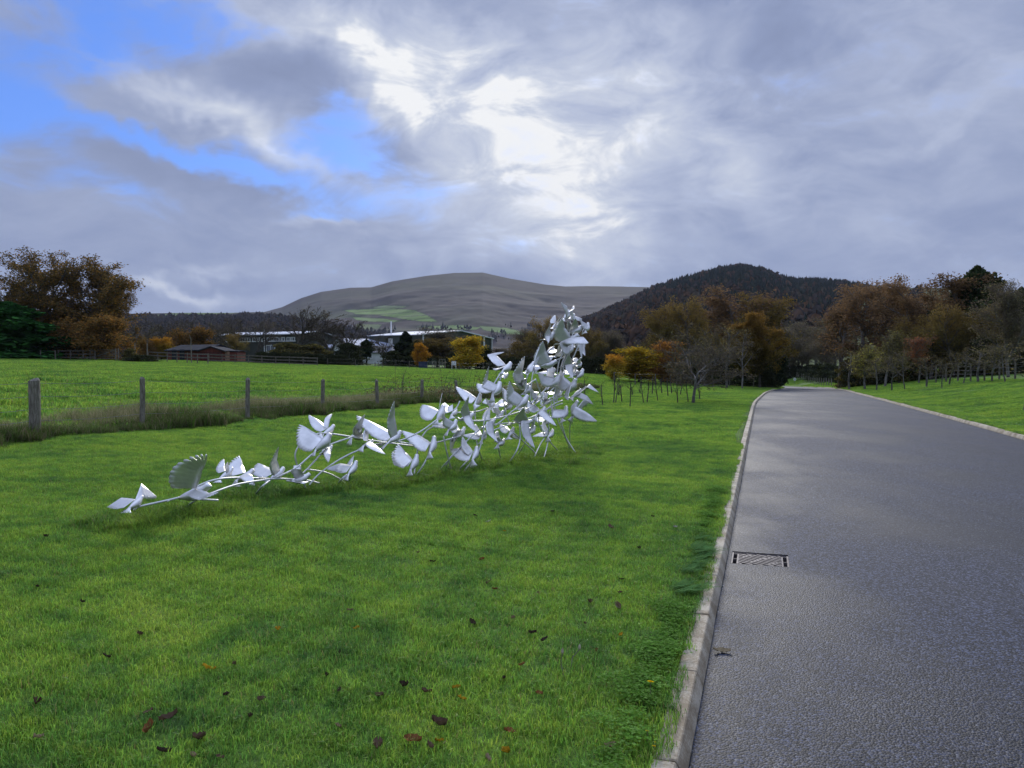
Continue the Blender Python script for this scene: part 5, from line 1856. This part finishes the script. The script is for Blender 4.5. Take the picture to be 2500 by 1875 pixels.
def gabled(name, label, A, u_len, v_len, yaw, z0, eave, ridge, wall, roof, along='u', over=.25, trim=None, th=.12):
    """building with corner A, length u_len along yaw and v_len to its left; ridge runs along u or v. Returns the Empty (local axes u,v)"""
    e = obj(name, None, loc=(A[0], A[1], z0), label=label, cat='building')
    e.rotation_euler = (0, 0, yaw)
    U, Vv, h, hr = u_len, v_len, eave - z0, ridge - z0
    mb = MB()
    if along == 'u':
        mid = Vv / 2
        mb.add([(0, 0, -.5), (U, 0, -.5), (U, Vv, -.5), (0, Vv, -.5), (0, 0, h), (U, 0, h), (U, Vv, h), (0, Vv, h), (0, mid, hr), (U, mid, hr)],
               [(0, 1, 5, 4), (2, 3, 7, 6), (1, 2, 6, 9, 5), (3, 0, 4, 8, 7)])
    else:
        mid = U / 2
        mb.add([(0, 0, -.5), (U, 0, -.5), (U, Vv, -.5), (0, Vv, -.5), (0, 0, h), (U, 0, h), (U, Vv, h), (0, Vv, h), (mid, 0, hr), (mid, Vv, hr)],
               [(0, 1, 5, 8, 4), (2, 3, 7, 9, 6), (1, 2, 6, 5), (3, 0, 4, 7)])
    obj('wall', mb.mesh('wall'), M[wall], e)
    o = over
    for sgn in (0, 1):
        mb = MB()
        if along == 'u':
            y0 = -o if sgn == 0 else Vv + o
            zo = h - (hr - h) / mid * o
            P4 = [(-o, y0, zo), (U + o, y0, zo), (U + o, mid, hr), (-o, mid, hr)]
        else:
            x0 = -o if sgn == 0 else U + o
            zo = h - (hr - h) / mid * o
            P4 = [(x0, -o, zo), (x0, Vv + o, zo), (mid, Vv + o, hr), (mid, -o, hr)]
        V = [(x, y, z + .02) for x, y, z in P4] + [(x, y, z + .02 + th) for x, y, z in P4]
        mb.add(V, [(0, 1, 2, 3), (7, 6, 5, 4), (0, 4, 5, 1), (1, 5, 6, 2), (2, 6, 7, 3), (3, 7, 4, 0)])
        obj('roof', mb.mesh('roof'), M[roof], e)
    if trim:
        mb = MB()
        if along == 'v':
            for xa, za, xb, zb in ((-o, h, mid, hr), (mid, hr, U + o, h)):
                mb.tube([(xa, -o - .06, za + .08), (xb, -o - .06, zb + .08)], .13, 4)
            for x in (0.05, U - .05):
                mb.tube([(x, -.1, 0), (x, -.1, h)], .12, 4)
        obj('trim', mb.mesh('trim'), M[trim], e)
    return e


def window(e, u, z, w, h, v=0.0, frame='white_paint'):
    f = obj('window', None, None, e)
    mb = MB()
    t_ = .09
    for (du, dz, ww, hh) in ((0, h / 2, w + t_, t_), (0, -h / 2, w + t_ + .2, t_ * 1.6), (-w / 2, 0, t_, h), (w / 2, 0, t_, h), (0, 0, t_ * .7, h)):
        mb.box((u + du, v - .06, z + dz), (ww, .1, hh))
    obj('frame', mb.mesh('window_frame'), M[frame], f)
    obj('pane', MB().box((u, v - .035, z), (w, .03, h)).mesh('pane'), M['glass'], f)
    return f


def gz(px, Y):
    return float(on_ground(px, Y)[2])


def zpx(py, Y):
    return EYE + (891 - py) / F * Y


# dark green warehouse, its gable turned to the right
c0, c1 = on_ground(1032, 130), on_ground(1200, 150)
yaw = math.atan2(c1[1] - c0[1], c1[0] - c0[0])
wl = math.hypot(c1[0] - c0[0], c1[1] - c0[1])
wh = gabled('warehouse', 'big dark green warehouse with pale roof edges behind the orange trees', c0, wl, 11.5, yaw, min(c0[2], c1[2]) - .5, zpx(818, 130), zpx(808.5, 140), 'shed_green', 'roof_white', 'v', .3, 'roof_white')
obj('downpipe', MB().tube([(wl * .86, -.2, 4.2), (wl * .86, -.2, 6.3)], .2, 6).mesh('downpipe'), M['white_paint'], wh)
obj('flue', MB().tube([(3.0, 9.0, 6.0), (3.0, 9.0, 8.6)], .11, 8).mesh('flue'), M['white_paint'], wh)
mb = MB()
for k in range(46):
    mb.box((wl * (k + .5) / 46, -.035, 3.2), (.05, .05, 6.0))
o_ = obj('cladding_rib', mb.mesh('cladding_rib'), M['shed_green'], wh)
o_['kind'] = 'stuff'

# long grey building with a pale roof behind the bare tree
a0, a1 = on_ground(532, 122), on_ground(728, 116)
yaw = math.atan2(a1[1] - a0[1], a1[0] - a0[0])
bl = math.hypot(a1[0] - a0[0], a1[1] - a0[1])
z0 = min(a0[2], a1[2])
gb = gabled('grey_building', 'long two-storey grey building with white roof behind the big bare tree', a0, bl, 9, yaw, z0, zpx(818, 119), zpx(811.5, 122), 'grey_wall', 'roof_white', 'u', .35)
for wpx, ww in ((627, 1.0), (637, 1.0), (662, 1.0), (672, .9), (684, 1.0), (692, .9), (708, .8), (716, .8), (560, 1.0), (572, 1.0), (596, 1.0), (608, 1.0)):
    u_ = (wpx - 532) / (728 - 532) * bl
    window(gb, u_, zpx(829.5, 119) - z0, ww, .55)
obj('downpipe', MB().tube([((650 - 532) / 196 * bl, -.15, 0), ((650 - 532) / 196 * bl, -.15, 5.0)], .07, 6).mesh('downpipe'), M['white_paint'], gb)
for wpx in (664, 690):
    window(gb, (wpx - 532) / 196 * bl, zpx(852, 119) - z0, 1.6, 1.1)

# pale barn and white cottage
a0, a1 = on_ground(850, 128), on_ground(978, 132)
yaw = math.atan2(a1[1] - a0[1], a1[0] - a0[0])
bl = math.hypot(a1[0] - a0[0], a1[1] - a0[1])
gabled('barn', 'barn with wide pale blue-grey roof behind the white cottage', a0, bl, 12, yaw, a0[2], zpx(846, 129), zpx(829, 135), 'white_wall', 'blue_roof', 'u', .3)
a0, a1 = on_ground(868, 117), on_ground(968, 119)
yaw = math.atan2(a1[1] - a0[1], a1[0] - a0[0])
bl = math.hypot(a1[0] - a0[0], a1[1] - a0[1])
ct = gabled('cottage', 'white rendered cottage with dark slate roof behind the round pine', a0, bl, 5, yaw, a0[2], zpx(861, 117), zpx(845, 119), 'white_wall', 'slate', 'u', .2)
dr = obj('door', MB().box((.7, -.04, .8), (.75, .1, 1.7)).mesh('door'), M['grey_wall'], ct)
for u_ in (2.2, 4.2, 5.3):
    window(ct, u_, 1.1, .55, .75)
obj('chimney', MB().box((bl - .5, 2.5, 3.3), (.6, .6, 1.2)).mesh('chimney'), M['white_wall'], ct)

# low green hut beside the bare tree
a0 = on_ground(787, 108)
gabled('hut', 'small grey-green hut half hidden behind the bare ivy-trunked tree', a0, 1.1 * 16 / F * 108 * 1.2, 2.2, 0.05, a0[2], zpx(850, 108), zpx(843, 109), 'grey_wall', 'blue_roof', 'u', .12)

# red stables
a0, a1 = on_ground(410, 93), on_ground(500, 90)
yaw = math.atan2(a1[1] - a0[1], a1[0] - a0[0])
bl = math.hypot(a1[0] - a0[0], a1[1] - a0[1])
st = gabled('stable', 'low red-brown stable with long dark felt roof', a0, bl, 4.2, yaw, a0[2], zpx(856, 92), zpx(844.5, 94), 'red_timber', 'felt', 'u', .3)
for u_ in (1.2, 2.6):
    obj('door', MB().box((u_, -.03, .7), (.8, .08, 1.3)).mesh('stable_door'), M['felt'], st)
a0, a1 = on_ground(488, 88), on_ground(546, 88.5)
bl = math.hypot(a1[0] - a0[0], a1[1] - a0[1])
st2 = gabled('stable', 'red-brown stable with its gable end towards the pasture', a0, bl, 4.5, .02, a0[2], zpx(857, 88), zpx(848, 88), 'red_timber', 'felt', 'v', .25)
mb = MB()
for k in range(16):
    mb.box((bl * (k + .5) / 16, -.03, .55), (.03, .04, 1.1))
o_ = obj('board_joint', mb.mesh('board_joint'), M['felt'], st2)
o_['kind'] = 'stuff'
a0 = on_ground(546, 89)
bl2 = 33 / F * 89
lt = gabled('lean_to', 'low red lean-to with a tan door at the end of the stables', a0, bl2, 3.0, .02, a0[2], zpx(859, 89), zpx(857.5, 90), 'red_timber', 'felt', 'u', .1)
obj('door', MB().box((bl2 * .24, -.05, .62), (bl2 * .42, .1, 1.25)).mesh('lean_to_door'), M['tan_board'], lt)


# ------------------------------------------------------------------ fences far off
def post_fence(name, label, pts, h, rails=(), spacing=2.2, rad=.055, mat='wood_dark', wires=()):
    """posts every few metres along a line of (px, Y); rails are boards, wires thin strands at fractions of the height"""
    f = obj(name, None, label=label, cat='fence')
    P3 = [on_ground(*q) for q in pts]
    fr = random.Random(len(label))
    tops = []
    for a_, b_ in zip(P3[:-1], P3[1:]):
        d_ = b_ - a_
        L_ = math.hypot(d_[0], d_[1])
        n_ = max(1, int(round(L_ / spacing)))
        for i in range(n_ + (1 if b_ is P3[-1] else 0)):
            q = a_ + d_ * (i / n_)
            q[2] = float(ground(q[0], q[1]))
            hh = h * fr.uniform(.96, 1.06)
            obj('post', MB().tube([(0, 0, -.1), (fr.uniform(-.02, .02), 0, hh)], rad, 6).mesh('post'), M[mat], f, tuple(q))
            tops.append((q, hh))
    for lv in rails:
        for (a_, ha), (b_, hb) in zip(tops[:-1], tops[1:]):
            d_ = b_ - a_
            yaw_ = math.atan2(d_[1], d_[0])
            L_ = math.hypot(d_[0], d_[1])
            c_ = (a_ + b_) / 2
            tl_ = Matrix.Rotation(-math.atan2(d_[2], L_), 3, 'Y')
            obj('rail', MB().box((0, 0, 0), (L_ + .05, .045, .11), yaw_, tl_).mesh('rail'), M[mat], f, (c_[0] + .05 * math.sin(yaw_), c_[1] - .05 * math.cos(yaw_), c_[2] + h * lv))
    for lv in wires:
        mb = MB()
        mb.tube([(q[0], q[1], q[2] + hh * lv) for q, hh in tops], .004, 3, False)
        obj('wire', mb.mesh('wire'), M['wire'], f)
    return f


post_fence('wire_fence', 'short run of grey posts below the green conifer', [(-20, 72), (28, 72), (136, 71)], .95, spacing=1.45, wires=(.4, .9))
post_fence('rail_fence', 'pale two-rail paddock fence in front of the stables', [(362, 77), (508, 72)], 1.0, (.95, .62), 1.5)
post_fence('rail_fence', 'long rail fence running downhill below the dark hedge', [(510, 84), (640, 82), (775, 80)], .95, (.92, .58, .25), 1.7)
post_fence('wire_fence', 'thin wire fence along the far end of the pasture', [(800, 84), (1000, 86), (1180, 88), (1345, 86)], .85, spacing=3.0, rad=.04, wires=(.5, .95))
post_fence('mesh_fence', 'tall wire mesh fence with wooden posts behind the right verge trees', [(2262, 53), (2310, 50), (2370, 46), (2440, 43), (2520, 40)], 1.15, spacing=1.9, rad=.05, mat='wood_dark', wires=(.2, .4, .6, .8, .98))
post_fence('wire_fence', 'row of pale posts beside the far stretch of road', [(1946, 146), (1990, 122), (2030, 106)], 1.1, spacing=2.4, rad=.07, mat='wood')
post_fence('wire_fence', 'thin fence in front of the dark trees left of the road', [(1500, 62), (1600, 64), (1720, 68), (1840, 70)], .95, spacing=2.6, rad=.045, wires=(.5, .95))

# field gate and its pieces
gt = obj('field_gate', None, loc=tuple(on_ground(252, 74)), label='wooden five-bar field gate below the rust-brown bush', cat='gate')
gw = 62 / F * 74
for z_ in (.25, .45, .65, .85, 1.05):
    obj('bar', MB().box((0, 0, z_), (gw, .04, .07)).mesh('bar'), M['wood'], gt)
obj('brace', MB().tube([(-gw / 2, -.04, .25), (gw / 2, -.04, 1.05)], .04, 4).mesh('brace'), M['wood'], gt)
for x_ in (-gw / 2, gw / 2, gw / 2 + .25):
    obj('post', MB().tube([(x_, 0, -.1), (x_, 0, 1.2)], .06, 6).mesh('gate_post'), M['wood'], gt)
gt2 = obj('field_gate', None, loc=tuple(on_ground(188, 73)), label='low wooden gate panel left of the five-bar gate', cat='gate')
for z_ in (.3, .6, .9):
    obj('bar', MB().box((0, 0, z_), (90 / F * 73, .04, .06)).mesh('bar'), M['wood_dark'], gt2)
for x_ in (-1.75, -.6, .6, 1.75):
    obj('post', MB().tube([(x_, 0, -.1), (x_, 0, 1.0)], .045, 6).mesh('gate_post'), M['wood_dark'], gt2)
for px, lab in ((330, 'tall bare wooden pole left of the paddock fence'), (360, 'tall bare wooden pole at the start of the paddock fence')):
    g_ = on_ground(px, 76)
    obj('pole', MB().tube([(0, 0, -.1), (0, 0, zpx(838, 76) - g_[2])], [.07, .05], 7).mesh('pole'), M['wood'], None, tuple(g_), label=lab, cat='pole')
g_ = on_ground(468, 74)
obj('dead_tree', MB().tube([(0, 0, -.1), (-.02, 0, 1.0), (-.05, 0, 1.9), (-.02, 0, 2.3), (-.2, 0, 2.8)], [.06, .05, .04, .03, .015], 6).mesh('dead_tree'), M['wood'], None, tuple(g_), label='thin pale dead stem standing in front of the stable roof', cat='tree')
tree('bush', 345, 73, 866, 80, 'low grey-green bush by the paddock fence corner', name='bush', cat='bush', var=0)
tree('bush', 318, 74, 850, 36, 'yellow-green mound left of the paddock fence', name='bush', cat='bush', var=1)

# playground and odds and ends at the far side of the pasture
def far_box(name, label, cat, px, Y, wpx, hpx, mat, lid=None):
    g_ = on_ground(px, Y)
    w_, h_ = wpx / F * Y, hpx / F * Y
    e = obj(name, None, loc=tuple(g_), label=label, cat=cat)
    obj('body', MB().box((0, 0, h_ / 2), (w_, w_ * .8, h_)).mesh('body'), M[mat], e)
    obj('lid', MB().box((0, 0, h_ + .04), (w_ + .12, w_ * .8 + .12, .07)).mesh('lid'), M[lid or mat], e)
    return e


far_box('container', 'dark blue storage container below the small orange tree', 'container', 1033, 96, 20, 14, 'blue_paint')
far_box('oil_tank', 'pale grey tank on the grass near the white cottage', 'tank', 866, 100, 14, 8, 'white_wall')
far_box('water_butt', 'small grey bin standing by the dark hedge end', 'bin', 820, 98, 7, 9, 'grey_wall')
wb = obj('notice_board', None, loc=tuple(on_ground(1108, 93)), label='small white board on legs near the golden tree', cat='board')
obj('panel', MB().box((0, 0, .75), (.55, .05, .5)).mesh('panel'), M['white_paint'], wb)
for x_ in (-.24, .24):
    obj('leg', MB().box((x_, .04, .35), (.06, .04, .75)).mesh('leg'), M['white_paint'], wb)
pf = obj('climbing_frame', None, loc=tuple(on_ground(1075, 95)), label='wooden climbing frame right of the blue container', cat='climbing frame')
for x_ in (-.95, -.55, -.1, .25, .6):
    obj('post', MB().tube([(x_, 0, 0), (x_, 0, 1.2 if x_ > -.2 else .9)], .05, 5).mesh('frame_post'), M['wood'], pf)
for x0_, x1_, z_ in ((-.95, -.55, .85), (-.95, -.1, .45), (-.1, .6, 1.15), (-.1, .6, .6)):
    obj('bar', MB().box(((x0_ + x1_) / 2, 0, z_), (x1_ - x0_, .06, .07)).mesh('frame_bar'), M['wood'], pf)
pt = obj('picnic_table', None, loc=tuple(on_ground(920, 92)), label='small pale picnic table on the far grass', cat='table')
obj('table_top', MB().box((0, 0, .55), (.6, .5, .06)).mesh('table_top'), M['white_wall'], pt)
for x_ in (-.2, .2):
    obj('leg', MB().box((x_, 0, .27), (.06, .4, .5)).mesh('leg'), M['wood'], pt)

# round road sign far down the road
sg_p = P(1940.5, 926, 132)
sg_z = float(ground(sg_p[0], sg_p[1]))
sg = obj('road_sign', None, loc=(sg_p[0], sg_p[1], sg_z), label='small round white speed sign beside the far road bend', cat='sign')
obj('post', MB().tube([(0, .04, -.1), (0, .04, sg_p[2] - sg_z)], .04, 8).mesh('sign_post'), M['iron'], sg)
zc = sg_p[2] - sg_z
obj('disc', MB().tube([(0, .02, zc), (0, -.005, zc)], .25, 28).mesh('disc'), M['white_paint'], sg)
mb = MB()
for x_, s_ in ((-.09, 1), (.07, 1)):
    mb.box((x_, -.012, zc), (.03, .01, .17))
    mb.box((x_ + .05, -.012, zc + .07), (.07, .01, .03))
    mb.box((x_ + .05, -.012, zc - .07), (.07, .01, .03))
obj('numeral', mb.mesh('numeral'), M['felt'], sg)

# tangled brambles at the fence behind the flock
for bi, (px, Y, w_, h_, lab) in enumerate(((1090, 30.5, 2.4, 1.0, 'tangle of brown bramble stems at the fence behind the flock'), (1010, 27.0, 1.6, .6, 'small bramble tangle by the fence left of the flock top'))):
    g_ = on_ground(px, Y)
    e = obj('bramble', None, loc=tuple(g_), label=lab, cat='bramble')
    rr_ = random.Random(bi)
    mb = MB()
    for k in range(34):
        x_, y_ = rr_.uniform(-w_, w_), rr_.uniform(-.4, .4)
        a_ = rr_.uniform(-1, 1)
        hh = h_ * rr_.uniform(.5, 1.6)
        mb.tube([(x_, y_, 0), (x_ + .25 * a_, y_, hh * .6), (x_ + .6 * a_, y_ + .1, hh), (x_ + 1.1 * a_, y_ + .15, hh * .75)], [.010, .008, .006, .004], 4)
    obj('stem', mb.mesh('bramble_stem'), M['bark'], e)['kind'] = 'stuff'
    V, q, c_ = leaf_quads(rs(90 + bi), np.stack([rs(91 + bi).uniform(-w_, w_, 900), rs(92 + bi).uniform(-.5, .5, 900), rs(93 + bi).uniform(0, 1, 900) ** 2 * h_ * .9], -1), .07, [((.06, .055, .03), 2), ((.10, .07, .04), 2), ((.05, .07, .025), 1)])
    obj('foliage', mesh_np('foliage', V, q, col=c_), M['leaf'], e)

# ------------------------------------------------------------------ small things near the camera
def leaf_mesh(seed, L, wd, curl, colour):
    r_ = rs(seed)
    n_, m_ = 9, 5
    V, C = [], []
    for i in range(n_):
        t_ = i / (n_ - 1)
        half = wd * math.sin(math.pi * min(1, t_ * .93 + .03)) ** .75 * (1 + .12 * math.sin(i * 2.6))
        for j in range(m_):
            q_ = j / (m_ - 1) * 2 - 1
            x_ = (t_ - .5) * L
            y_ = q_ * half
            z_ = curl * (q_ * q_) * wd * .9 + .25 * curl * L * (t_ - .5) ** 2 * 2 + r_.normal(0, .0028)
            V.append((x_, y_, z_ + (0 if abs(q_) > .1 else -.0015)))
            C.append(np.array(colour) * r_.uniform(.7, 1.25))
    q_ = [(i * m_ + j, i * m_ + j + 1, (i + 1) * m_ + j + 1, (i + 1) * m_ + j) for i in range(n_ - 1) for j in range(m_ - 1)]
    return mesh_np('leaf', V, q_, col=C, smooth=True)


LEAFC = {'dark': (.060, .042, .033), 'brown': (.13, .085, .058), 'tan': (.26, .19, .125), 'rust': (.21, .095, .038), 'yellow': (.46, .27, .025), 'pale': (.42, .40, .34)}
LEAFW = {'dark': 'curled black-brown', 'brown': 'curled brown', 'tan': 'dry tan', 'rust': 'rust-red', 'yellow': 'yellow', 'pale': 'pale grey'}
litter = [(x / 2.458, 1300 + y / 2.458, c_, s_) for x, y, c_, s_ in (
    (275, 40, 'dark', .07), (640, 775, 'dark', .07), (215, 1060, 'brown', .09), (1010, 1150, 'brown', .13), (890, 1110, 'brown', .07), (900, 1212, 'rust', .11), (1200, 1275, 'brown', .09), (980, 1345, 'dark', .09), (230, 1270, 'tan', .06),
    (1250, 845, 'yellow', .11), (1670, 610, 'yellow', .10), (2100, 490, 'tan', .06), (2140, 602, 'yellow', .06), (1355, 1005, 'dark', .07), (1500, 1140, 'dark', .09), (1570, 1030, 'brown', .07), (2030, 1195, 'tan', .06), (1410, 820, 'brown', .06), (1320, 1385, 'brown', .06), (1160, 1385, 'tan', .06), (1960, 890, 'dark', .05), (2035, 750, 'dark', .05), (225, 345, 'dark', .05), (495, 440, 'dark', .05), (840, 640, 'brown', .07))]
litter += [(800 + x / 2.458, 1250 + y / 2.458, c_, s_) for x, y, c_, s_ in (
    (545, 260, 'brown', .06), (630, 315, 'dark', .08), (925, 305, 'rust', .08), (965, 440, 'brown', .09), (1003, 482, 'rust', .06), (1265, 505, 'tan', .07), (1060, 130, 'yellow', .08), (965, 72, 'pale', .09), (1115, 660, 'tan', .07), (870, 690, 'dark', .09), (1575, 565, 'brown', .10), (1750, 595, 'tan', .12), (1700, 108, 'brown', .13), (1870, 235, 'dark', .09), (2085, 105, 'pale', .08),
    (1230, 755, 'dark', .08), (1300, 790, 'dark', .08), (1545, 690, 'brown', .06), (1755, 765, 'yellow', .08), (1610, 855, 'rust', .05), (1165, 945, 'rust', .06), (455, 1070, 'dark', .11), (595, 1110, 'brown', .08), (310, 1130, 'brown', .08), (775, 1085, 'yellow', .07), (806, 1155, 'yellow', .07), (1060, 1030, 'dark', .07), (1270, 1122, 'rust', .06), (665, 1312, 'brown', .12), (510, 1412, 'rust', .13), (610, 1442, 'brown', .08), (300, 1442, 'brown', .10), (668, 1410, 'yellow', .06), (1090, 1350, 'rust', .09), (1080, 1480, 'yellow', .10), (1700, 1437, 'tan', .08), (960, 1520, 'tan', .07), (885, 35, 'dark', .08), (1350, 12, 'dark', .09), (1950, 40, 'dark', .06), (1765, 424, 'dark', .07), (70, 1105, 'dark', .07), (1755, 502, 'brown', .06))]
zone_of = lambda py: 'front lawn' if py > 1650 else ('middle lawn' if py > 1420 else 'far open lawn')
for i, (px, py, c_, s_) in enumerate(litter):
    r_ = random.Random(i)
    g_ = hit(px, py)
    zone = zone_of(py)
    same = sorted(q[0] for q in litter if q[2] == c_ and zone_of(q[1]) == zone)
    lab = '%s fallen leaf on the %s' % (LEAFW[c_], zone)
    if len(same) > 1:
        lab += ', %s of its colour from left' % ORD[same.index(px)]
    o_ = obj('fallen_leaf', leaf_mesh(i, s_ * .58, s_ * r_.uniform(.11, .2), r_.uniform(.5, 1.3), LEAFC[c_]), M['deadleaf'], None, (g_[0], g_[1], g_[2] + .022), label=lab, cat='leaf', group='%s fallen leaves on the lawn' % LEAFW[c_])
    o_.rotation_euler = (r_.uniform(-.5, .5), r_.uniform(-.4, .4), r_.uniform(0, 6.28))
g_ = hit(1762, 1607)
o_ = obj('fallen_leaf', leaf_mesh(99, .095, .018, .7, (.33, .27, .17)), M['deadleaf'], None, (g_[0], g_[1], .007), label='dry curled tan leaf lying on the asphalt near the kerb', cat='leaf')
o_.rotation_euler = (0.3, .05, -.15)


def flower(px, py, h_, rad, lab):
    g_ = hit(px, py + h_ * 300)
    g_ = np.array([g_[0], g_[1], float(ground(g_[0], g_[1]))])
    e = obj('flower', None, loc=tuple(g_), label=lab, cat='flower')
    obj('stem', MB().tube([(0, 0, 0), (.004, 0, h_ * .5), (0, 0, h_)], .0018, 5).mesh('flower_stem'), M['weed_stem'], e)
    V, q, C = [], [], []
    for k in range(18):
        a_ = k * 2 * math.pi / 18
        for ring, rr_ in ((0, rad), (1, rad * .62)):
            d_ = Vector((math.cos(a_ + ring * .17), math.sin(a_ + ring * .17), .35 + ring * .5)).normalized()
            s_ = Vector((-math.sin(a_), math.cos(a_), 0))
            i0 = len(V)
            V += [tuple(Vector((0, 0, h_)) + s_ * rad * .04), tuple(Vector((0, 0, h_)) + d_ * rr_ * .7 + s_ * rad * .13), tuple(Vector((0, 0, h_)) + d_ * rr_), tuple(Vector((0, 0, h_)) + d_ * rr_ * .7 - s_ * rad * .13)]
            q.append((i0, i0 + 1, i0 + 2, i0 + 3))
            C += [(.72, .47, .012)] * 4
    obj('petals', mesh_np('petals', V, q, col=C), M['deadleaf'], e)
    e.rotation_euler = (-.25, .15, 0)
    return e


M['weed_stem'] = worn('weed stem', (.10, .13, .04), (.20, .20, .09), 20, 0.7)
flower(1583, 1693, .09, .020, 'yellow dandelion flower beside the kerb joint')
flower(1577, 1805, .05, .009, 'tiny yellow flower in the clover, topmost of three by the kerb')
flower(1593, 1842, .05, .009, 'tiny yellow flower in the clover, middle one of three by the kerb')
flower(1598, 1853, .05, .008, 'tiny yellow flower in the clover nearest the bottom of the picture')
for px, py, px2, py2, lab in ((1373, 1595, 1378, 1652, 'straight dried dandelion seed stalk standing in the lawn'), (1415, 1585, 1393, 1632, 'bent dried dandelion seed stalk leaning right in the lawn')):
    g_ = hit(px2, py2 + 4)
    t_ = P(px, py, g_[1])
    e = obj('seed_stalk', None, loc=tuple(g_), label=lab, cat='plant')
    d_ = Vector(t_ - g_)
    obj('stem', MB().tube([(0, 0, 0), tuple(d_ * .5 + Vector((-.012, 0, .012))), tuple(d_)], .0022, 6).mesh('stalk'), M['wood'], e)
    obj('head', MB().tube([tuple(d_ + Vector((0, 0, -.004))), tuple(d_ + Vector((0, 0, .006))), tuple(d_ + Vector((0, 0, .016))), tuple(d_ + Vector((.002, 0, .026)))], [.003, .0075, .006, .002], 8).mesh('seed_head'), M['concrete'], e)

# clover mat and feathery yarrow creeping over the kerb
def clover_tile(seed):
    r_ = rs(seed)
    V, q, C = [], [], []
    for k in range(120):
        x_, y_ = r_.normal(0, .045, 2)
        z_ = r_.uniform(.010, .040)
        col_ = np.array([(.085, .19, .035), (.11, .225, .04), (.14, .25, .07)][r_.randint(0, 3)]) * r_.uniform(.7, 1.3)
        a0_ = r_.uniform(0, 6.28)
        for l_ in range(3):
            a_ = a0_ + l_ * 2.094
            d_ = np.array([math.cos(a_), math.sin(a_), r_.uniform(-.1, .5)]) * .0085
            s_ = np.array([-math.sin(a_), math.cos(a_), 0]) * .0055
            c0_ = np.array([x_, y_, z_])
            i0 = len(V)
            V += [c0_, c0_ + d_ * .6 + s_, c0_ + d_ * 1.2, c0_ + d_ * .6 - s_]
            q.append((i0, i0 + 1, i0 + 2, i0 + 3))
            C += [col_] * 4
    me = mesh_np('clover_tile', V, q, col=C)
    me.materials.append(M['weed'])
    return me


def yarrow_tile(seed):
    r_ = rs(seed)
    V, t3, C = [], [], []
    for k in range(18):
        b_ = np.array([*r_.uniform(-.06, .06, 2), 0.0])
        a_ = r_.uniform(-1.0, 1.6)
        L_ = r_.uniform(.07, .15)
        col_ = np.array([(.075, .165, .065), (.095, .195, .075), (.12, .225, .085)][r_.randint(0, 3)]) * r_.uniform(.75, 1.25)
        for s_ in range(12):
            f_ = s_ / 12
            c0_ = b_ + np.array([math.cos(a_) * L_ * f_ * (.5 + .4 * f_), math.sin(a_) * L_ * f_ * (.5 + .4 * f_), L_ * .75 * (f_ - .55 * f_ * f_)])
            w_ = .020 * math.sin(math.pi * (f_ * .9 + .08))
            for sd_ in (-1, 1):
                o_ = np.array([-math.sin(a_) * sd_ + math.cos(a_) * .7, math.cos(a_) * sd_ + math.sin(a_) * .7, .25]) * w_
                i0 = len(V)
                V += [c0_, c0_ + np.array([math.cos(a_), math.sin(a_), .2]) * .005, c0_ + o_]
                t3.append((i0, i0 + 1, i0 + 2))
                C += [col_] * 3
    me = mesh_np('yarrow_tile', V, None, t3, C)
    me.materials.append(M['weed'])
    return me


r = rs(12)
tp = []
for k in range(56):
    s_ = r.uniform(2.4, 4.9)
    t_ = T_L - .185 - abs(r.normal(0, .07)) * (1.3 - .25 * (s_ - 2.4)) + .02 * math.sin(s_ * 5)
    x_, y_ = xy_of(s_, t_)
    tp.append((x_, y_, float(ground(x_, y_)) + .018))
for k in range(40):
    s_ = r.uniform(7.0, 9.5)
    t_ = T_L - .19 - abs(r.normal(0, .05))
    x_, y_ = xy_of(s_, t_)
    tp.append((x_, y_, float(ground(x_, y_)) + .018))
n = len(tp)
scatter('clover', [clover_tile(k) for k in range(3)], tp, np.stack([np.zeros(n), np.zeros(n), r.uniform(0, 6.28, n)], -1), r.uniform(.6, 1.0, n), r.randint(0, 3, n), 'mat of small dark clover leaves creeping along the kerb', 'clover')
tp = []
for k in range(34):
    s_ = r.uniform(5.0, 6.8)
    t_ = T_L - .135 - abs(r.normal(0, .085))
    x_, y_ = xy_of(s_, t_)
    tp.append((x_, y_, max(float(ground(x_, y_)), .085) + .01))
n = len(tp)
scatter('yarrow', [yarrow_tile(k) for k in range(3)], tp, np.stack([np.zeros(n), np.zeros(n), r.uniform(-.6, .6, n) - RA], -1), r.uniform(.6, 1.1, n), r.randint(0, 3, n), 'feathery blue-green yarrow leaning over the kerb near the drain', 'weeds')

# ------------------------------------------------------------------ the air
m, nb, t = new_mat('air')
pv = nb.n('ShaderNodeVolumePrincipled')
pv.inputs['Color'].default_value = (.74, .82, 1.0, 1)
pv.inputs['Density'].default_value = 0.00006
pv.inputs['Anisotropy'].default_value = 0.0
oo = nb.n('ShaderNodeOutputMaterial')
t.links.new(pv.outputs[0], oo.inputs['Volume'])
HZ = MB().box((0, 0, (-8 + 440) / 2), (9900, 9900, 448))
hz = obj('haze', HZ.mesh('haze'), m, kind='stuff', label='thin blue haze in the air over the valley', cat='haze')

# things of one row are told apart by their place in it
rows = {}
for o_ in COL.objects:
    if o_.get('category') and o_.get('group') and o_.get('category') != 'leaf':
        rows.setdefault(o_['label'], []).append(o_)
for lab, os_ in rows.items():
    if len(os_) > 1:
        os_.sort(key=lambda q: q.location.x / max(q.location.y, 1))
        for i_, q in enumerate(os_):
            q['label'] = lab + ', %s from the left' % ORD[i_]
